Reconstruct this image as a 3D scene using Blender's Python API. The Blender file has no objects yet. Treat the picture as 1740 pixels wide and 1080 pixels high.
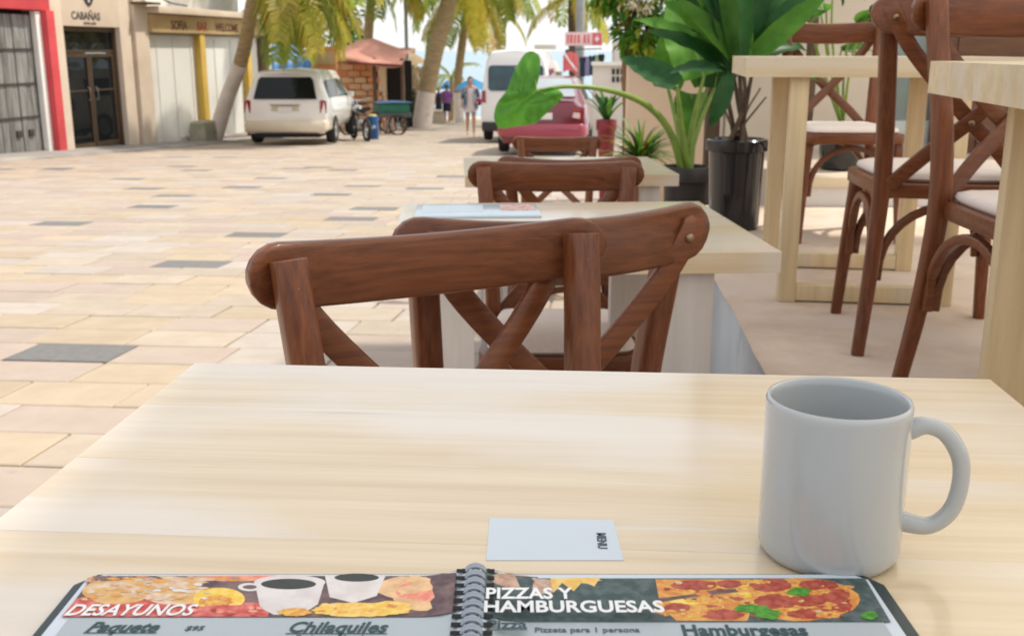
import bpy, bmesh, math, random
from mathutils import Vector, Matrix, Euler, noise
R = math.radians
random.seed(11)
scene = bpy.context.scene
COL = scene.collection

# ------------------------------------------------------------------ camera, sky, sun, exposure
PITCH = math.atan(454 / 1800)
cd = bpy.data.cameras.new('camera'); cam = bpy.data.objects.new('camera', cd); COL.objects.link(cam)
cam.location = (0, 0, 1.0); cam.rotation_euler = (R(90) - PITCH, 0, 0)
cd.sensor_width = 36; cd.lens = 1800 / 1740 * 36
cd.clip_start = 0.02; cd.clip_end = 9000
cd.dof.use_dof = True; cd.dof.focus_distance = .82; cd.dof.aperture_fstop = 17
scene.camera = cam

SUN_EL, SUN_AZ = R(57), R(72)          # azimuth measured from +Y towards +X
w = bpy.data.worlds.new('World'); scene.world = w; w.use_nodes = True
nt = w.node_tree; nt.nodes.clear()
sky = nt.nodes.new('ShaderNodeTexSky'); sky.sky_type = 'NISHITA'; sky.sun_disc = False
sky.sun_elevation = SUN_EL; sky.sun_rotation = SUN_AZ
sky.air_density = 1.0; sky.dust_density = 1.5; sky.ozone_density = 1.0
bg = nt.nodes.new('ShaderNodeBackground'); bg.inputs[1].default_value = 0.15
wo = nt.nodes.new('ShaderNodeOutputWorld')
# thin bright cloud veil over the whole sky
tcw = nt.nodes.new('ShaderNodeTexCoord'); mpw = nt.nodes.new('ShaderNodeMapping'); mpw.inputs['Scale'].default_value = (1.6, 1.6, 5)
cl = nt.nodes.new('ShaderNodeTexNoise'); cl.inputs['Scale'].default_value = 1.7; cl.inputs['Detail'].default_value = 6
crw = nt.nodes.new('ShaderNodeValToRGB'); crw.color_ramp.elements[0].position = .30; crw.color_ramp.elements[1].position = .62
crw.color_ramp.elements[0].color = (.62,) * 3 + (1,); crw.color_ramp.elements[1].color = (.97,) * 3 + (1,)
mxw = nt.nodes.new('ShaderNodeMix'); mxw.data_type = 'RGBA'; mxw.inputs['B'].default_value = (5.3, 5.4, 5.45, 1)
nt.links.new(tcw.outputs['Generated'], mpw.inputs[0]); nt.links.new(mpw.outputs[0], cl.inputs['Vector']); nt.links.new(cl.outputs['Fac'], crw.inputs[0])
nt.links.new(crw.outputs[0], mxw.inputs['Factor']); nt.links.new(sky.outputs[0], mxw.inputs['A'])
nt.links.new(mxw.outputs['Result'], bg.inputs[0]); nt.links.new(bg.outputs[0], wo.inputs[0])
sl = bpy.data.lights.new('sun', 'SUN'); sl.energy = 2.9; sl.angle = R(2.2); sl.color = (1, .93, .81)
so = bpy.data.objects.new('sun', sl); COL.objects.link(so)
sd = Vector((math.sin(SUN_AZ) * math.cos(SUN_EL), math.cos(SUN_AZ) * math.cos(SUN_EL), math.sin(SUN_EL)))
so.rotation_euler = sd.to_track_quat('Z', 'Y').to_euler()
so.location = sd * 60
vs = scene.view_settings
scene.display_settings.display_device = 'sRGB'
vs.view_transform = 'Standard'; vs.look = 'None'; vs.exposure = 0.54; vs.gamma = 1.0; vs.use_curve_mapping = False
scene.cycles.max_bounces = 8; scene.cycles.diffuse_bounces = 4; scene.cycles.glossy_bounces = 3
scene.cycles.transmission_bounces = 5; scene.cycles.caustics_reflective = False; scene.cycles.caustics_refractive = False
scene.cycles.use_denoising = True

# ------------------------------------------------------------------ measuring helpers
SP, CP = math.sin(PITCH), math.cos(PITCH)
SLOPE = 0.045
def gz(Y): return -.025 - SLOPE * Y                      # the street falls gently to the beach
def at(px, py, Y):                                # a point seen at px,py of the photograph, Y metres ahead
    v = (py - 540) / 1800; d = Y / (CP - v * SP)
    return Vector(((px - 870) / 1800 * d, Y, 1 - d * (SP + v * CP)))
def on_plane(px, py, z):
    v = (py - 540) / 1800; t = (SP + v * CP) / (CP - v * SP)
    return at(px, py, (1 - z) / t)
def on_street(px, py):
    v = (py - 540) / 1800; t = (SP + v * CP) / (CP - v * SP)
    return at(px, py, 1.025 / (t - SLOPE))
def proj(p):
    x, y, z = p[0], p[1], p[2] - 1
    d = y * CP - z * SP
    if d < .05: return (-9999, -9999)
    return (870 + 1800 * x / d, 540 + 1800 * (-z * CP - y * SP) / d)

# ------------------------------------------------------------------ materials
MATS = {}
def mat(name, c1, c2=None, scale=6.0, stretch=(1, 1, 1), rough=.55, bump=0.0, bscale=None, metal=0.0, coat=0.0,
        rnd=0.0, trans=0.0, spots=None, detail=5.0, contrast=(.32, .68), sstretch=None, spec=.5, ior=1.45, alpha=1.0, glass=0.0):
    if name in MATS: return MATS[name]
    m = bpy.data.materials.new(name); m.use_nodes = True
    n = m.node_tree.nodes; l = m.node_tree.links; b = n['Principled BSDF']
    b.inputs['Roughness'].default_value = rough; b.inputs['Metallic'].default_value = metal
    b.inputs['Coat Weight'].default_value = coat; b.inputs['Coat Roughness'].default_value = .12
    b.inputs['Specular IOR Level'].default_value = spec; b.inputs['IOR'].default_value = ior
    b.inputs['Transmission Weight'].default_value = glass
    c2 = c2 or tuple(x * .86 for x in c1)
    tc = n.new('ShaderNodeTexCoord'); mp = n.new('ShaderNodeMapping'); mp.inputs['Scale'].default_value = stretch
    l.new(tc.outputs['Object'], mp.inputs['Vector'])
    oi = n.new('ShaderNodeObjectInfo')
    sh = n.new('ShaderNodeVectorMath'); sh.operation = 'MULTIPLY_ADD'
    cmb = n.new('ShaderNodeCombineXYZ')
    for k in range(3): l.new(oi.outputs['Random'], cmb.inputs[k])
    l.new(cmb.outputs[0], sh.inputs[0]); sh.inputs[1].default_value = (37, 53, 71); l.new(mp.outputs[0], sh.inputs[2])
    no = n.new('ShaderNodeTexNoise'); no.inputs['Scale'].default_value = scale; no.inputs['Detail'].default_value = detail
    no.inputs['Roughness'].default_value = .62
    l.new(sh.outputs[0], no.inputs['Vector'])
    cr = n.new('ShaderNodeValToRGB')
    cr.color_ramp.elements[0].position = contrast[0]; cr.color_ramp.elements[1].position = contrast[1]
    cr.color_ramp.elements[0].color = (*c2, 1); cr.color_ramp.elements[1].color = (*c1, 1)
    l.new(no.outputs['Fac'], cr.inputs['Fac'])
    out = cr.outputs['Color']
    for sp_ in ([] if not spots else spots if isinstance(spots, list) else [spots]):   # (colour, scale, threshold, amount[, stretch]): worn, stained or pale sheen patches
        sc, ss, th, am = sp_[:4]; sstr = sp_[4] if len(sp_) > 4 else sstretch
        n2 = n.new('ShaderNodeTexNoise'); n2.inputs['Scale'].default_value = ss; n2.inputs['Detail'].default_value = 4
        if sstr:
            m2_ = n.new('ShaderNodeMapping'); m2_.inputs['Scale'].default_value = sstr; l.new(tc.outputs['Object'], m2_.inputs['Vector'])
            s2_ = n.new('ShaderNodeVectorMath'); s2_.operation = 'ADD'; l.new(m2_.outputs[0], s2_.inputs[0]); l.new(cmb.outputs[0], s2_.inputs[1]); l.new(s2_.outputs[0], n2.inputs['Vector'])
        else: l.new(sh.outputs[0], n2.inputs['Vector'])
        mr = n.new('ShaderNodeMapRange'); mr.inputs['From Min'].default_value = th; mr.inputs['From Max'].default_value = th + .14
        mr.inputs['To Max'].default_value = am
        l.new(n2.outputs['Fac'], mr.inputs['Value'])
        mx = n.new('ShaderNodeMix'); mx.data_type = 'RGBA'
        l.new(mr.outputs[0], mx.inputs['Factor']); l.new(out, mx.inputs['A']); mx.inputs['B'].default_value = (*sc, 1)
        out = mx.outputs['Result']
    if rnd:
        hs = n.new('ShaderNodeHueSaturation')
        mr = n.new('ShaderNodeMapRange'); mr.inputs['To Min'].default_value = 1 - rnd; mr.inputs['To Max'].default_value = 1 + rnd
        l.new(oi.outputs['Random'], mr.inputs['Value']); l.new(mr.outputs[0], hs.inputs['Value'])
        l.new(out, hs.inputs['Color']); out = hs.outputs['Color']
    l.new(out, b.inputs['Base Color'])
    if bump:
        bn = n.new('ShaderNodeTexNoise'); bn.inputs['Scale'].default_value = bscale or scale * 3; bn.inputs['Detail'].default_value = 6
        l.new(sh.outputs[0], bn.inputs['Vector'])
        bp = n.new('ShaderNodeBump'); bp.inputs['Strength'].default_value = bump; bp.inputs['Distance'].default_value = .004
        l.new(bn.outputs['Fac'], bp.inputs['Height']); l.new(bp.outputs[0], b.inputs['Normal'])
    if trans:
        tr = n.new('ShaderNodeBsdfTranslucent'); l.new(out, tr.inputs['Color'])
        ms = n.new('ShaderNodeMixShader'); ms.inputs[0].default_value = trans
        l.new(b.outputs[0], ms.inputs[1]); l.new(tr.outputs[0], ms.inputs[2])
        l.new(ms.outputs[0], n['Material Output'].inputs['Surface'])
    MATS[name] = m
    return m

# ------------------------------------------------------------------ mesh builder
class MB:
    def __init__(s): s.v = []; s.f = []; s.m = []
    def add(s, vs_, fs, mi=0, T=None):
        o = len(s.v)
        for p in vs_:
            p = Vector(p)
            s.v.append(T @ p if T is not None else p)
        for f in fs: s.f.append([o + i for i in f]); s.m.append(mi)
        return s
    def box(s, c, size, rz=0.0, mi=0, T=None, rot=None):
        hx, hy, hz = size[0] / 2, size[1] / 2, size[2] / 2
        q = [(-hx, -hy, -hz), (hx, -hy, -hz), (hx, hy, -hz), (-hx, hy, -hz), (-hx, -hy, hz), (hx, -hy, hz), (hx, hy, hz), (-hx, hy, hz)]
        M = Matrix.Translation(c) @ (rot.to_4x4() if rot is not None else Matrix.Rotation(rz, 4, 'Z'))
        if T is not None: M = T @ M
        return s.add(q, [(0, 3, 2, 1), (4, 5, 6, 7), (0, 1, 5, 4), (1, 2, 6, 5), (2, 3, 7, 6), (3, 0, 4, 7)], mi, M)
    def loft(s, rings, mi=0, caps=True, closed=True, T=None, loop=False):
        n = len(rings[0]); vs_ = [p for r in rings for p in r]; fs = []
        m = len(rings)
        for i in range(m if loop else m - 1):
            a, b = i * n, ((i + 1) % m) * n
            for j in range(n if closed else n - 1):
                k = (j + 1) % n
                fs.append((a + j, a + k, b + k, b + j))
        if caps and closed and not loop:
            fs.append(tuple(range(n - 1, -1, -1))); fs.append(tuple((m - 1) * n + j for j in range(n)))
        return s.add(vs_, fs, mi, T)
    def sweep(s, pts, sec, rad=1.0, up=(0, 0, 1), mi=0, T=None, caps=True, loop=False):
        pts = [Vector(p) for p in pts]; rings = []; N = len(pts); up = Vector(up)
        for i, p in enumerate(pts):
            if loop: t = pts[(i + 1) % N] - pts[i - 1]
            else: t = pts[min(i + 1, N - 1)] - pts[max(i - 1, 0)]
            t.normalize()
            u = up if abs(t.dot(up)) < .98 else Vector((1, 0, 0)) if abs(t.x) < .9 else Vector((0, 1, 0))
            sx = t.cross(u).normalized(); sy = sx.cross(t).normalized()
            r = rad[i] if isinstance(rad, (list, tuple)) else rad
            rings.append([p + (sx * a + sy * b) * r for a, b in sec])
        return s.loft(rings, mi, caps, True, T, loop)
    def tube(s, pts, rad, n=8, mi=0, up=(0, 0, 1), T=None, caps=True, loop=False):
        sec = [(math.cos(2 * math.pi * k / n), math.sin(2 * math.pi * k / n)) for k in range(n)]
        return s.sweep(pts, sec, rad, up, mi, T, caps, loop)
    def lathe(s, prof, n=24, c=(0, 0, 0), mi=0, T=None, caps=False):
        rings = [[(c[0] + r * math.cos(2 * math.pi * k / n), c[1] + r * math.sin(2 * math.pi * k / n), c[2] + z) for k in range(n)] for r, z in prof]
        return s.loft(rings, mi, caps, True, T)
    def prism(s, poly, z0, z1, mi=0, T=None):
        return s.loft([[(x, y, z0) for x, y in poly], [(x, y, z1) for x, y in poly]], mi, True, True, T)
    def ball(s, c, r, n=10, mi=0, T=None):
        rx, ry, rz = r if isinstance(r, (tuple, list)) else (r, r, r)
        rings = []
        for i in range(n // 2 + 1):
            a = -math.pi / 2 + math.pi * i / (n // 2); a = max(min(a, 1.55), -1.55)
            rings.append([(c[0] + rx * math.cos(a) * math.cos(2 * math.pi * k / n), c[1] + ry * math.cos(a) * math.sin(2 * math.pi * k / n), c[2] + rz * math.sin(a)) for k in range(n)])
        return s.loft(rings, mi, True, True, T)
    def mesh(s, name, mats, smooth=40, bevel=0.0, seg=2):
        me = bpy.data.meshes.new(name)
        me.from_pydata([tuple(p) for p in s.v], [], s.f)
        mats = mats if isinstance(mats, (list, tuple)) else [mats]
        for m in mats: me.materials.append(m)
        if len(mats) > 1: me.polygons.foreach_set('material_index', s.m)
        bm = bmesh.new(); bm.from_mesh(me)
        bmesh.ops.recalc_face_normals(bm, faces=bm.faces)
        if bevel:
            es = [e for e in bm.edges if len(e.link_faces) == 2 and e.calc_face_angle(0) > R(35)]
            bmesh.ops.bevel(bm, geom=es, offset=bevel, segments=seg, affect='EDGES', profile=.6, clamp_overlap=True)
        bm.to_mesh(me); bm.free()
        if smooth:
            me.polygons.foreach_set('use_smooth', [True] * len(me.polygons))
            me.set_sharp_from_angle(angle=R(smooth))
        return me
    def build(s, name, mats, parent=None, smooth=40, bevel=0.0, loc=None, rz=0.0, seg=2):
        return link(name, s.mesh(name, mats, smooth, bevel, seg), parent, loc, rz)

def link(name, data, parent=None, loc=None, rz=0.0):
    o = bpy.data.objects.new(name, data); COL.objects.link(o)
    if parent is not None: o.parent = parent
    if loc is not None: o.location = loc
    if rz: o.rotation_euler = (0, 0, rz)
    return o
def tag(o, label=None, cat=None, group=None, kind=None):
    if label: o['label'] = label
    if cat: o['category'] = cat
    if group: o['group'] = group
    if kind: o['kind'] = kind
    return o
def thing(name, label, cat, loc=(0, 0, 0), rz=0.0, group=None):
    return tag(link(name, None, None, loc, rz), label, cat, group)
def copy_tree(o, parent=None):
    c = o.copy(); COL.objects.link(c)
    if parent is not None: c.parent = parent
    for ch in list(o.children): copy_tree(ch, c)
    return c
def text(name, body, size, m, parent, loc, rot, shear=0.0, bold=0.0, ext=0.0002, align='LEFT', sx=1.0, sp=1.0):
    c = bpy.data.curves.new(name, 'FONT'); c.body = body; c.size = size; c.shear = shear; c.offset = bold; c.extrude = ext
    c.align_x = align; c.space_character = sp; c.resolution_u = 3
    tmp = bpy.data.objects.new('lettering_source', c); COL.objects.link(tmp)
    dg = bpy.context.evaluated_depsgraph_get(); me = bpy.data.meshes.new_from_object(tmp.evaluated_get(dg))
    bpy.data.objects.remove(tmp); bpy.data.curves.remove(c)
    me.materials.clear(); me.materials.append(m)
    o = link(name, me, parent, loc); o.rotation_euler = rot; o.scale = (sx, 1, 1)
    return o
def rrect(hx, hy, r, n=4):
    out = []
    for cx, cy, a0 in ((hx - r, hy - r, 0), (-hx + r, hy - r, 90), (-hx + r, -hy + r, 180), (hx - r, -hy + r, 270)):
        for k in range(n + 1):
            a = R(a0 + 90 * k / n); out.append((cx + r * math.cos(a), cy + r * math.sin(a)))
    return out
def spline(pts, n):                                # Catmull-Rom through pts, n samples per span
    P = [Vector(p) for p in pts]; P = [2 * P[0] - P[1]] + P + [2 * P[-1] - P[-2]]; out = []
    for i in range(1, len(P) - 2):
        for k in range(n):
            t = k / n; a, b, c, d = P[i - 1], P[i], P[i + 1], P[i + 2]
            out.append(.5 * (2 * b + (c - a) * t + (2 * a - 5 * b + 4 * c - d) * t * t + (3 * b - a - 3 * c + d) * t ** 3))
    out.append(P[-2]); return out
def closed_spline(pts, n):
    P = [Vector(p) for p in pts]; N = len(P); out = []
    for i in range(N):
        a, b, c, d = P[i - 1], P[i], P[(i + 1) % N], P[(i + 2) % N]
        for k in range(n):
            t = k / n
            out.append(.5 * (2 * b + (c - a) * t + (2 * a - 5 * b + 4 * c - d) * t * t + (3 * b - a - 3 * c + d) * t ** 3))
    return out

# ------------------------------------------------------------------ palette
STONE = [mat('stone_cream', (.44, .37, .295), (.385, .315, .245), 7, rough=.75, bump=.25, rnd=.07, spots=[((.36, .30, .25), 2.2, .56, .5), ((.20, .165, .135), 8.0, .68, .6)]),
         mat('stone_pink', (.41, .335, .28), (.365, .29, .24), 7, rough=.75, bump=.25, rnd=.07, spots=[((.36, .29, .245), 2.0, .56, .5), ((.20, .165, .135), 7.0, .67, .6)]),
         mat('stone_tan', (.44, .355, .26), (.385, .305, .215), 7, rough=.75, bump=.25, rnd=.08, spots=((.47, .38, .29), 1.7, .54, .6)),
         mat('stone_pale', (.44, .385, .335), (.39, .335, .29), 7, rough=.75, bump=.25, rnd=.07, spots=((.36, .31, .27), 2.0, .57, .5)),
         mat('stone_dark', (.20, .193, .187), (.15, .146, .143), 30, rough=.8, bump=.3, rnd=.12)]
MORTAR = mat('mortar', (.37, .31, .255), (.29, .24, .195), 5, rough=.9)
PINE = mat('pine_wash_and_sheen', (.70, .565, .385), (.59, .44, .26), 4.2, (.5, 15, 15), rough=.34, bump=.05, bscale=12, coat=.6, rnd=.02, spots=[((.71, .645, .59), 2.6, .42, .65, (1, 2.0, 1)), ((.42, .28, .15), 7.0, .655, .55, (.45, 11, 1)), ((.70, .67, .64), 5.0, .64, .6, (.8, 9, 1))], detail=10, contrast=(.28, .62))  # pale patches are whitewash, with some sky sheen also put into the colour
PINE_RAW = mat('pine_edge', (.74, .61, .42), (.60, .46, .28), 3.2, (.6, 9, 9), rough=.5, bump=.1, coat=.1, rnd=.04, spots=((.66, .6, .5), 1.0, .5, .6))
PINE_LEG = mat('pine_leg', (.74, .585, .36), (.56, .43, .25), 3.0, (9, 9, .6), rough=.5, bump=.1, coat=.1, rnd=.04, spots=((.6, .55, .46), 1.0, .52, .5))
PINE_WHITE = mat('whitewashed_leg', (.62, .57, .53), (.54, .48, .43), 3.0, (9, 9, .6), rough=.55, bump=.1)
WAL_X = mat('walnut_x', (.20, .064, .022), (.105, .031, .011), 6.0, (1.0, 20, 20), rough=.36, bump=.1, coat=.18, spec=.4, rnd=.1, detail=7)
WAL_Z = mat('walnut_z', (.21, .066, .023), (.10, .028, .010), 6.0, (20, 20, 1.0), rough=.36, bump=.1, coat=.18, spec=.4, rnd=.1, detail=7)
CUSH = mat('cushion_white', (.74, .655, .60), (.68, .59, .54), 60, rough=.85, bump=.15)
BRASS = mat('bolt_metal', (.35, .25, .15), (.2, .13, .08), 40, rough=.35, metal=.9)
MUG = mat('mug_ceramic', (.42, .435, .44), (.41, .425, .43), 3, rough=.16, coat=.5, spec=.5)
BLACK = mat('black_plastic', (.018, .019, .022), None, 10, rough=.25)
RUBBER = mat('rubber', (.025, .025, .027), None, 10, rough=.75)
STEEL = mat('steel', (.55, .56, .57), None, 10, rough=.3, metal=.9)
WHITE = mat('white_paint', (.80, .79, .75), (.74, .72, .67), 3, rough=.55)
GLASS_D = mat('dark_glass', (.010, .012, .013), None, 2, rough=.04, spec=.3)
GREEN_B = mat('leaf_bright', (.10, .31, .025), (.055, .21, .018), 9, rough=.38, trans=.3, rnd=.12)
GREEN_M = mat('leaf_mid', (.115, .28, .035), (.05, .16, .02), 8, rough=.5, spec=.25, trans=.42, rnd=.25)
GREEN_D = mat('leaf_dark', (.028, .11, .024), (.012, .06, .014), 8, rough=.45, spec=.25, trans=.15, rnd=.25)
GREEN_Y = mat('leaf_yellow', (.42, .42, .04), (.18, .27, .03), 5, rough=.45, trans=.35, rnd=.3)
FROND_G = mat('frond_green', (.34, .40, .035), (.17, .25, .02), 1.2, rough=.42, trans=.5, rnd=.35, spots=((.50, .36, .06), .55, .56, .75))
FROND_Y = mat('frond_yellow', (.62, .50, .075), (.42, .42, .04), 1.2, rough=.45, trans=.5, rnd=.25, spots=((.42, .23, .07), .6, .55, .8))
STEM = mat('stem_green', (.25, .36, .07), (.17, .27, .05), 12, rough=.4, trans=.1)
BARK = mat('palm_bark', (.44, .33, .18), (.25, .18, .095), 3.5, (1, 1, 7), rough=.9, bump=.7)
BARK_D = mat('dark_bark', (.15, .10, .065), (.08, .05, .032), 6, (1, 1, .5), rough=.9, bump=.7)
LIME = mat('limewash', (.74, .67, .60), (.63, .55, .48), 4, rough=.85, bump=.4, spots=((.42, .35, .29), 2.5, .6, .6))
# ================================================================== THE SETTING
YAW = R(5.4)                                       # the street runs 5.4 degrees to the right of the view
def st(a, b): return (a * math.cos(YAW) + b * math.sin(YAW), -a * math.sin(YAW) + b * math.cos(YAW))
EDGE = lambda Y: .45 + .072 * Y                    # front edge of the raised terrace
FAC0 = Vector((-9.34, 20.2, 0)); FE = Vector((.206, .9785, 0)); FRZ = math.atan2(.9785, .206)
SEA_Z = -4.3
def beach_z(Y): return gz(Y) if Y < 62 else gz(62) - .055 * (Y - 62)

# street base sheet (joint sand), falling to the beach
mb = MB(); ys = [-14, 0, 15, 30, 45, 62]
mb.loft([[(-70, y, gz(y) - .012), (70, y, gz(y) - .012)] for y in ys], closed=False, caps=False)
street = tag(mb.build('street', MORTAR, smooth=0), kind='structure')
mb = MB(); mb.loft([[(-260, y, beach_z(y) - .02), (260, y, beach_z(y) - .02)] for y in (62, 70, 80, 95)], closed=False, caps=False)
tag(mb.build('beach_sand', mat('sand', (.62, .53, .40), (.52, .44, .33), 2.5, rough=.9, bump=.3), smooth=0), kind='structure')
mb = MB(); mb.loft([[(-9000 if y > 500 else -900, y, SEA_Z), (9000 if y > 500 else 900, y, SEA_Z)] for y in (74, 200, 8000)], closed=False, caps=False)
tag(mb.build('sea', mat('sea_water', (.30, .40, .46), (.22, .34, .41), .02, (1, 4, 1), rough=.32, bump=.5, bscale=.6, spec=.5), smooth=0), kind='structure')
mb = MB()
for k in range(3):
    y0 = 74.5 + 2.1 * k
    mb.loft([[(x, y0 + .5 * math.sin(x * .11 + k) + dy, SEA_Z + .012 + dz) for dy, dz in ((-.5, 0), (-.2, .16), (.3, .12), (.7, 0))] for x in range(-60, 61, 3)], closed=False, caps=False)
tag(mb.build('surf', mat('foam', (.82, .84, .84), (.66, .72, .74), 1.4, rough=.8)), kind='stuff')

# paving stones: 300 that show largest are parts, the rest one joined part
A_LEN, B_LEN, GAP = .445, .30, .009
cells = []
dark_px = [(90, 603), (287, 451), (390, 401), (85, 380), (238, 350), (592, 372), (315, 333), (640, 352), (410, 318), (250, 322), (205, 303), (480, 303), (330, 290), (560, 288), (110, 285), (645, 316), (300, 283), (740, 300)]
darks = []
for q in dark_px:
    p = on_street(*q); a = p.x * math.cos(YAW) - p.y * math.sin(YAW); b = p.x * math.sin(YAW) + p.y * math.cos(YAW)
    darks.append((a, b))
rs = random.Random(5)
for j in range(1, 205):
    b = j * B_LEN; off = rs.choice((0, .33, .5, .66, .2)) * A_LEN + rs.uniform(-.02, .02)
    i0, i1 = int(-(b * .55 + 3) / A_LEN), int((b * .30 + 2.2) / A_LEN)
    for i in range(i0, i1):
        a = i * A_LEN + off
        x, y = st(a + A_LEN / 2, b + B_LEN / 2)
        if y < .6 or (x > EDGE(y) - .02 and y < 5.4): continue
        if x > 6 and y > 5: continue
        fx = FAC0.x + (y - FAC0.y) * .2105
        if y < 32 and x < fx + 1.0: continue
        dk = any(a <= da < a + A_LEN and b <= db < b + B_LEN for da, db in darks) or (y > 9 and rs.random() < .012)
        mi = 4 if dk else rs.choices((0, 1, 2, 3), (.34, .26, .2, .2))[0]
        cells.append((a, b, x, y, mi, rs.uniform(-.0025, .0015)))
T1 = [(335, 620), (1680, 640), (1740, 690), (1740, 1080), (0, 1080), (0, 850)]
def inpoly(p, poly):
    c = False
    for i in range(len(poly)):
        (x1, y1), (x2, y2) = poly[i - 1], poly[i]
        if (y1 > p[1]) != (y2 > p[1]) and p[0] < (x2 - x1) * (p[1] - y1) / (y2 - y1) + x1: c = not c
    return c
def seen_area(c):
    p = proj((c[2], c[3], gz(c[3])))
    if not (-60 < p[0] < 800 and 0 < p[1] < 900) or inpoly(p, T1): return 0
    if p[0] > 640 and p[1] > 350: return .1 / c[3] ** 3
    return 1 / c[3] ** 3
cells.sort(key=seen_area, reverse=True)
SL = Matrix(((1, 0, 0), (0, 1, 0), (0, -SLOPE, 1)))
def stone_ring(mb, L, Wd, T, mi, jit, top=0.0):
    g = GAP / 2; ch = .006
    def rr(x0, y0, x1, y1, z): return [(x0 + jit[0], y0 + jit[1], z), (x1 + jit[2], y0 + jit[3], z), (x1 + jit[4], y1 + jit[5], z), (x0 + jit[6], y1 + jit[7], z)]
    r = [rr(g, g, L - g, Wd - g, -.014), rr(g, g, L - g, Wd - g, top - .004), rr(g + ch, g + ch, L - g - ch, Wd - g - ch, top)]
    mb.loft(r, mi, False); n = len(mb.v); mb.f.append([n - 4, n - 3, n - 2, n - 1]); mb.m.append(mi)
stone_mesh = {}
for mi in range(5):
    for k in range(3):
        m_ = MB(); stone_ring(m_, A_LEN, B_LEN, None, mi, [rs.uniform(-.003, .003) for _ in range(8)])
        stone_mesh[mi, k] = m_.mesh('paving_stone', STONE[mi], 0)
TILT = Matrix.Rotation(-math.atan(SLOPE), 4, 'X')
for a, b, x, y, mi, dz in cells[:296]:
    o = link('paving_stone', stone_mesh[mi, rs.randrange(3)], street)
    px, py = st(a, b)
    o.matrix_world = Matrix.Translation((px, py, gz(py) + dz)) @ TILT @ Matrix.Rotation(-YAW, 4, 'Z')
def vary(m):                                        # per-stone tone for the joined stones
    m2 = m.copy(); n = m2.node_tree.nodes; l = m2.node_tree.links
    at_ = n.new('ShaderNodeAttribute'); at_.attribute_name = 'tone'
    for nd in n:
        if nd.type == 'HUE_SAT':
            for k in list(nd.inputs['Value'].links): l.remove(k)
            mr = n.new('ShaderNodeMapRange'); mr.inputs['To Min'].default_value = .9; mr.inputs['To Max'].default_value = 1.1
            l.new(at_.outputs['Fac'], mr.inputs['Value']); l.new(mr.outputs[0], nd.inputs['Value'])
    return m2
m_ = MB(); tones = []
for a, b, x, y, mi, dz in cells[296:]:
    px, py = st(a, b); n0 = len(m_.f)
    T = Matrix.Translation((px, py, gz(py) + dz)) @ TILT @ Matrix.Rotation(-YAW, 4, 'Z')
    if y < 26:
        s_ = MB(); stone_ring(s_, A_LEN, B_LEN, None, mi, [rs.uniform(-.003, .003) for _ in range(8)]); m_.add(s_.v, s_.f, mi, T)
    else:
        m_.add([(.005, .005, 0), (A_LEN - .005, .005, 0), (A_LEN - .005, B_LEN - .005, 0), (.005, B_LEN - .005, 0)], [(0, 1, 2, 3)], mi, T)
    tones += [rs.random()] * (len(m_.f) - n0)
me = bpy.data.meshes.new('paving_stones'); me.from_pydata([tuple(p) for p in m_.v], [], m_.f)
for s_ in STONE: me.materials.append(vary(s_))
me.polygons.foreach_set('material_index', m_.m)
at_ = me.attributes.new('tone', 'FLOAT', 'FACE'); at_.data.foreach_set('value', tones)
tag(link('paving_stone', me, street), kind='stuff')

# raised terrace: rough pink stone top, whitewashed riser
TZ = .231
m_ = MB(); r_ = random.Random(3)
NX, NY = 26, 46
def tp(i, j):
    y = -1.5 + 6.9 * j / NY; e = EDGE(y) + .006 * r_.uniform(-1, 1)
    x = e + (7 - e) * (i / NX) ** 1.8
    return (x, y, TZ + (0 if i else -.006) + r_.uniform(-.0012, .0012))
rows = [[tp(i, j) for i in range(NX + 1)] for j in range(NY + 1)]
m_.loft(rows, closed=False, caps=False)
TERR = mat('terrace_stone', (.66, .54, .44), (.48, .365, .285), 4, rough=.82, bump=.5, bscale=22, spots=((.60, .50, .43), 2.4, .48, .8), detail=8)
floor = tag(m_.build('terrace_floor', TERR, smooth=60), kind='structure')
m_ = MB(); WR = mat('riser_paint', (.60, .64, .67), (.50, .54, .57), 3.5, (1, 1, .6), rough=.7, bump=.35, spots=((.36, .36, .35), 4.5, .63, .8))
m_.loft([[(EDGE(y) + .008, y, -.5), (EDGE(y) + .005, y, TZ - .02), (EDGE(y) + .012, y, TZ - .004)] for y in [-1.5 + .2 * k for k in range(35)]], closed=False, caps=False)
m_.build('riser', WR, floor, smooth=60)
m_ = MB(); y1 = 5.4
m_.add([(EDGE(y1), y1, -.6), (7, y1, -.6), (7, y1, TZ), (EDGE(y1), y1, TZ)], [(0, 1, 2, 3)])
m_.build('end_riser', WR, floor, smooth=0)
# upper step before the cafe wall, with a timber nosing
m_ = MB(); m_.box((4.2, 6.16, .16), (5.66, 1.54, .44))
step = tag(m_.build('upper_step', mat('step_stone', (.56, .47, .38), (.46, .37, .29), 4, rough=.8, bump=.3), smooth=0), kind='structure')
m_ = MB(); m_.box((4.2, 5.375, .355), (5.66, .045, .05)); m_.build('nosing', PINE_RAW, step, bevel=.004)
m_ = MB(); m_.box((4.2, 5.384, .28), (5.66, .016, .095)); m_.build('riser', mat('riser_white', (.72, .70, .68), (.62, .60, .58), 4, rough=.7), step, smooth=0)

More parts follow.
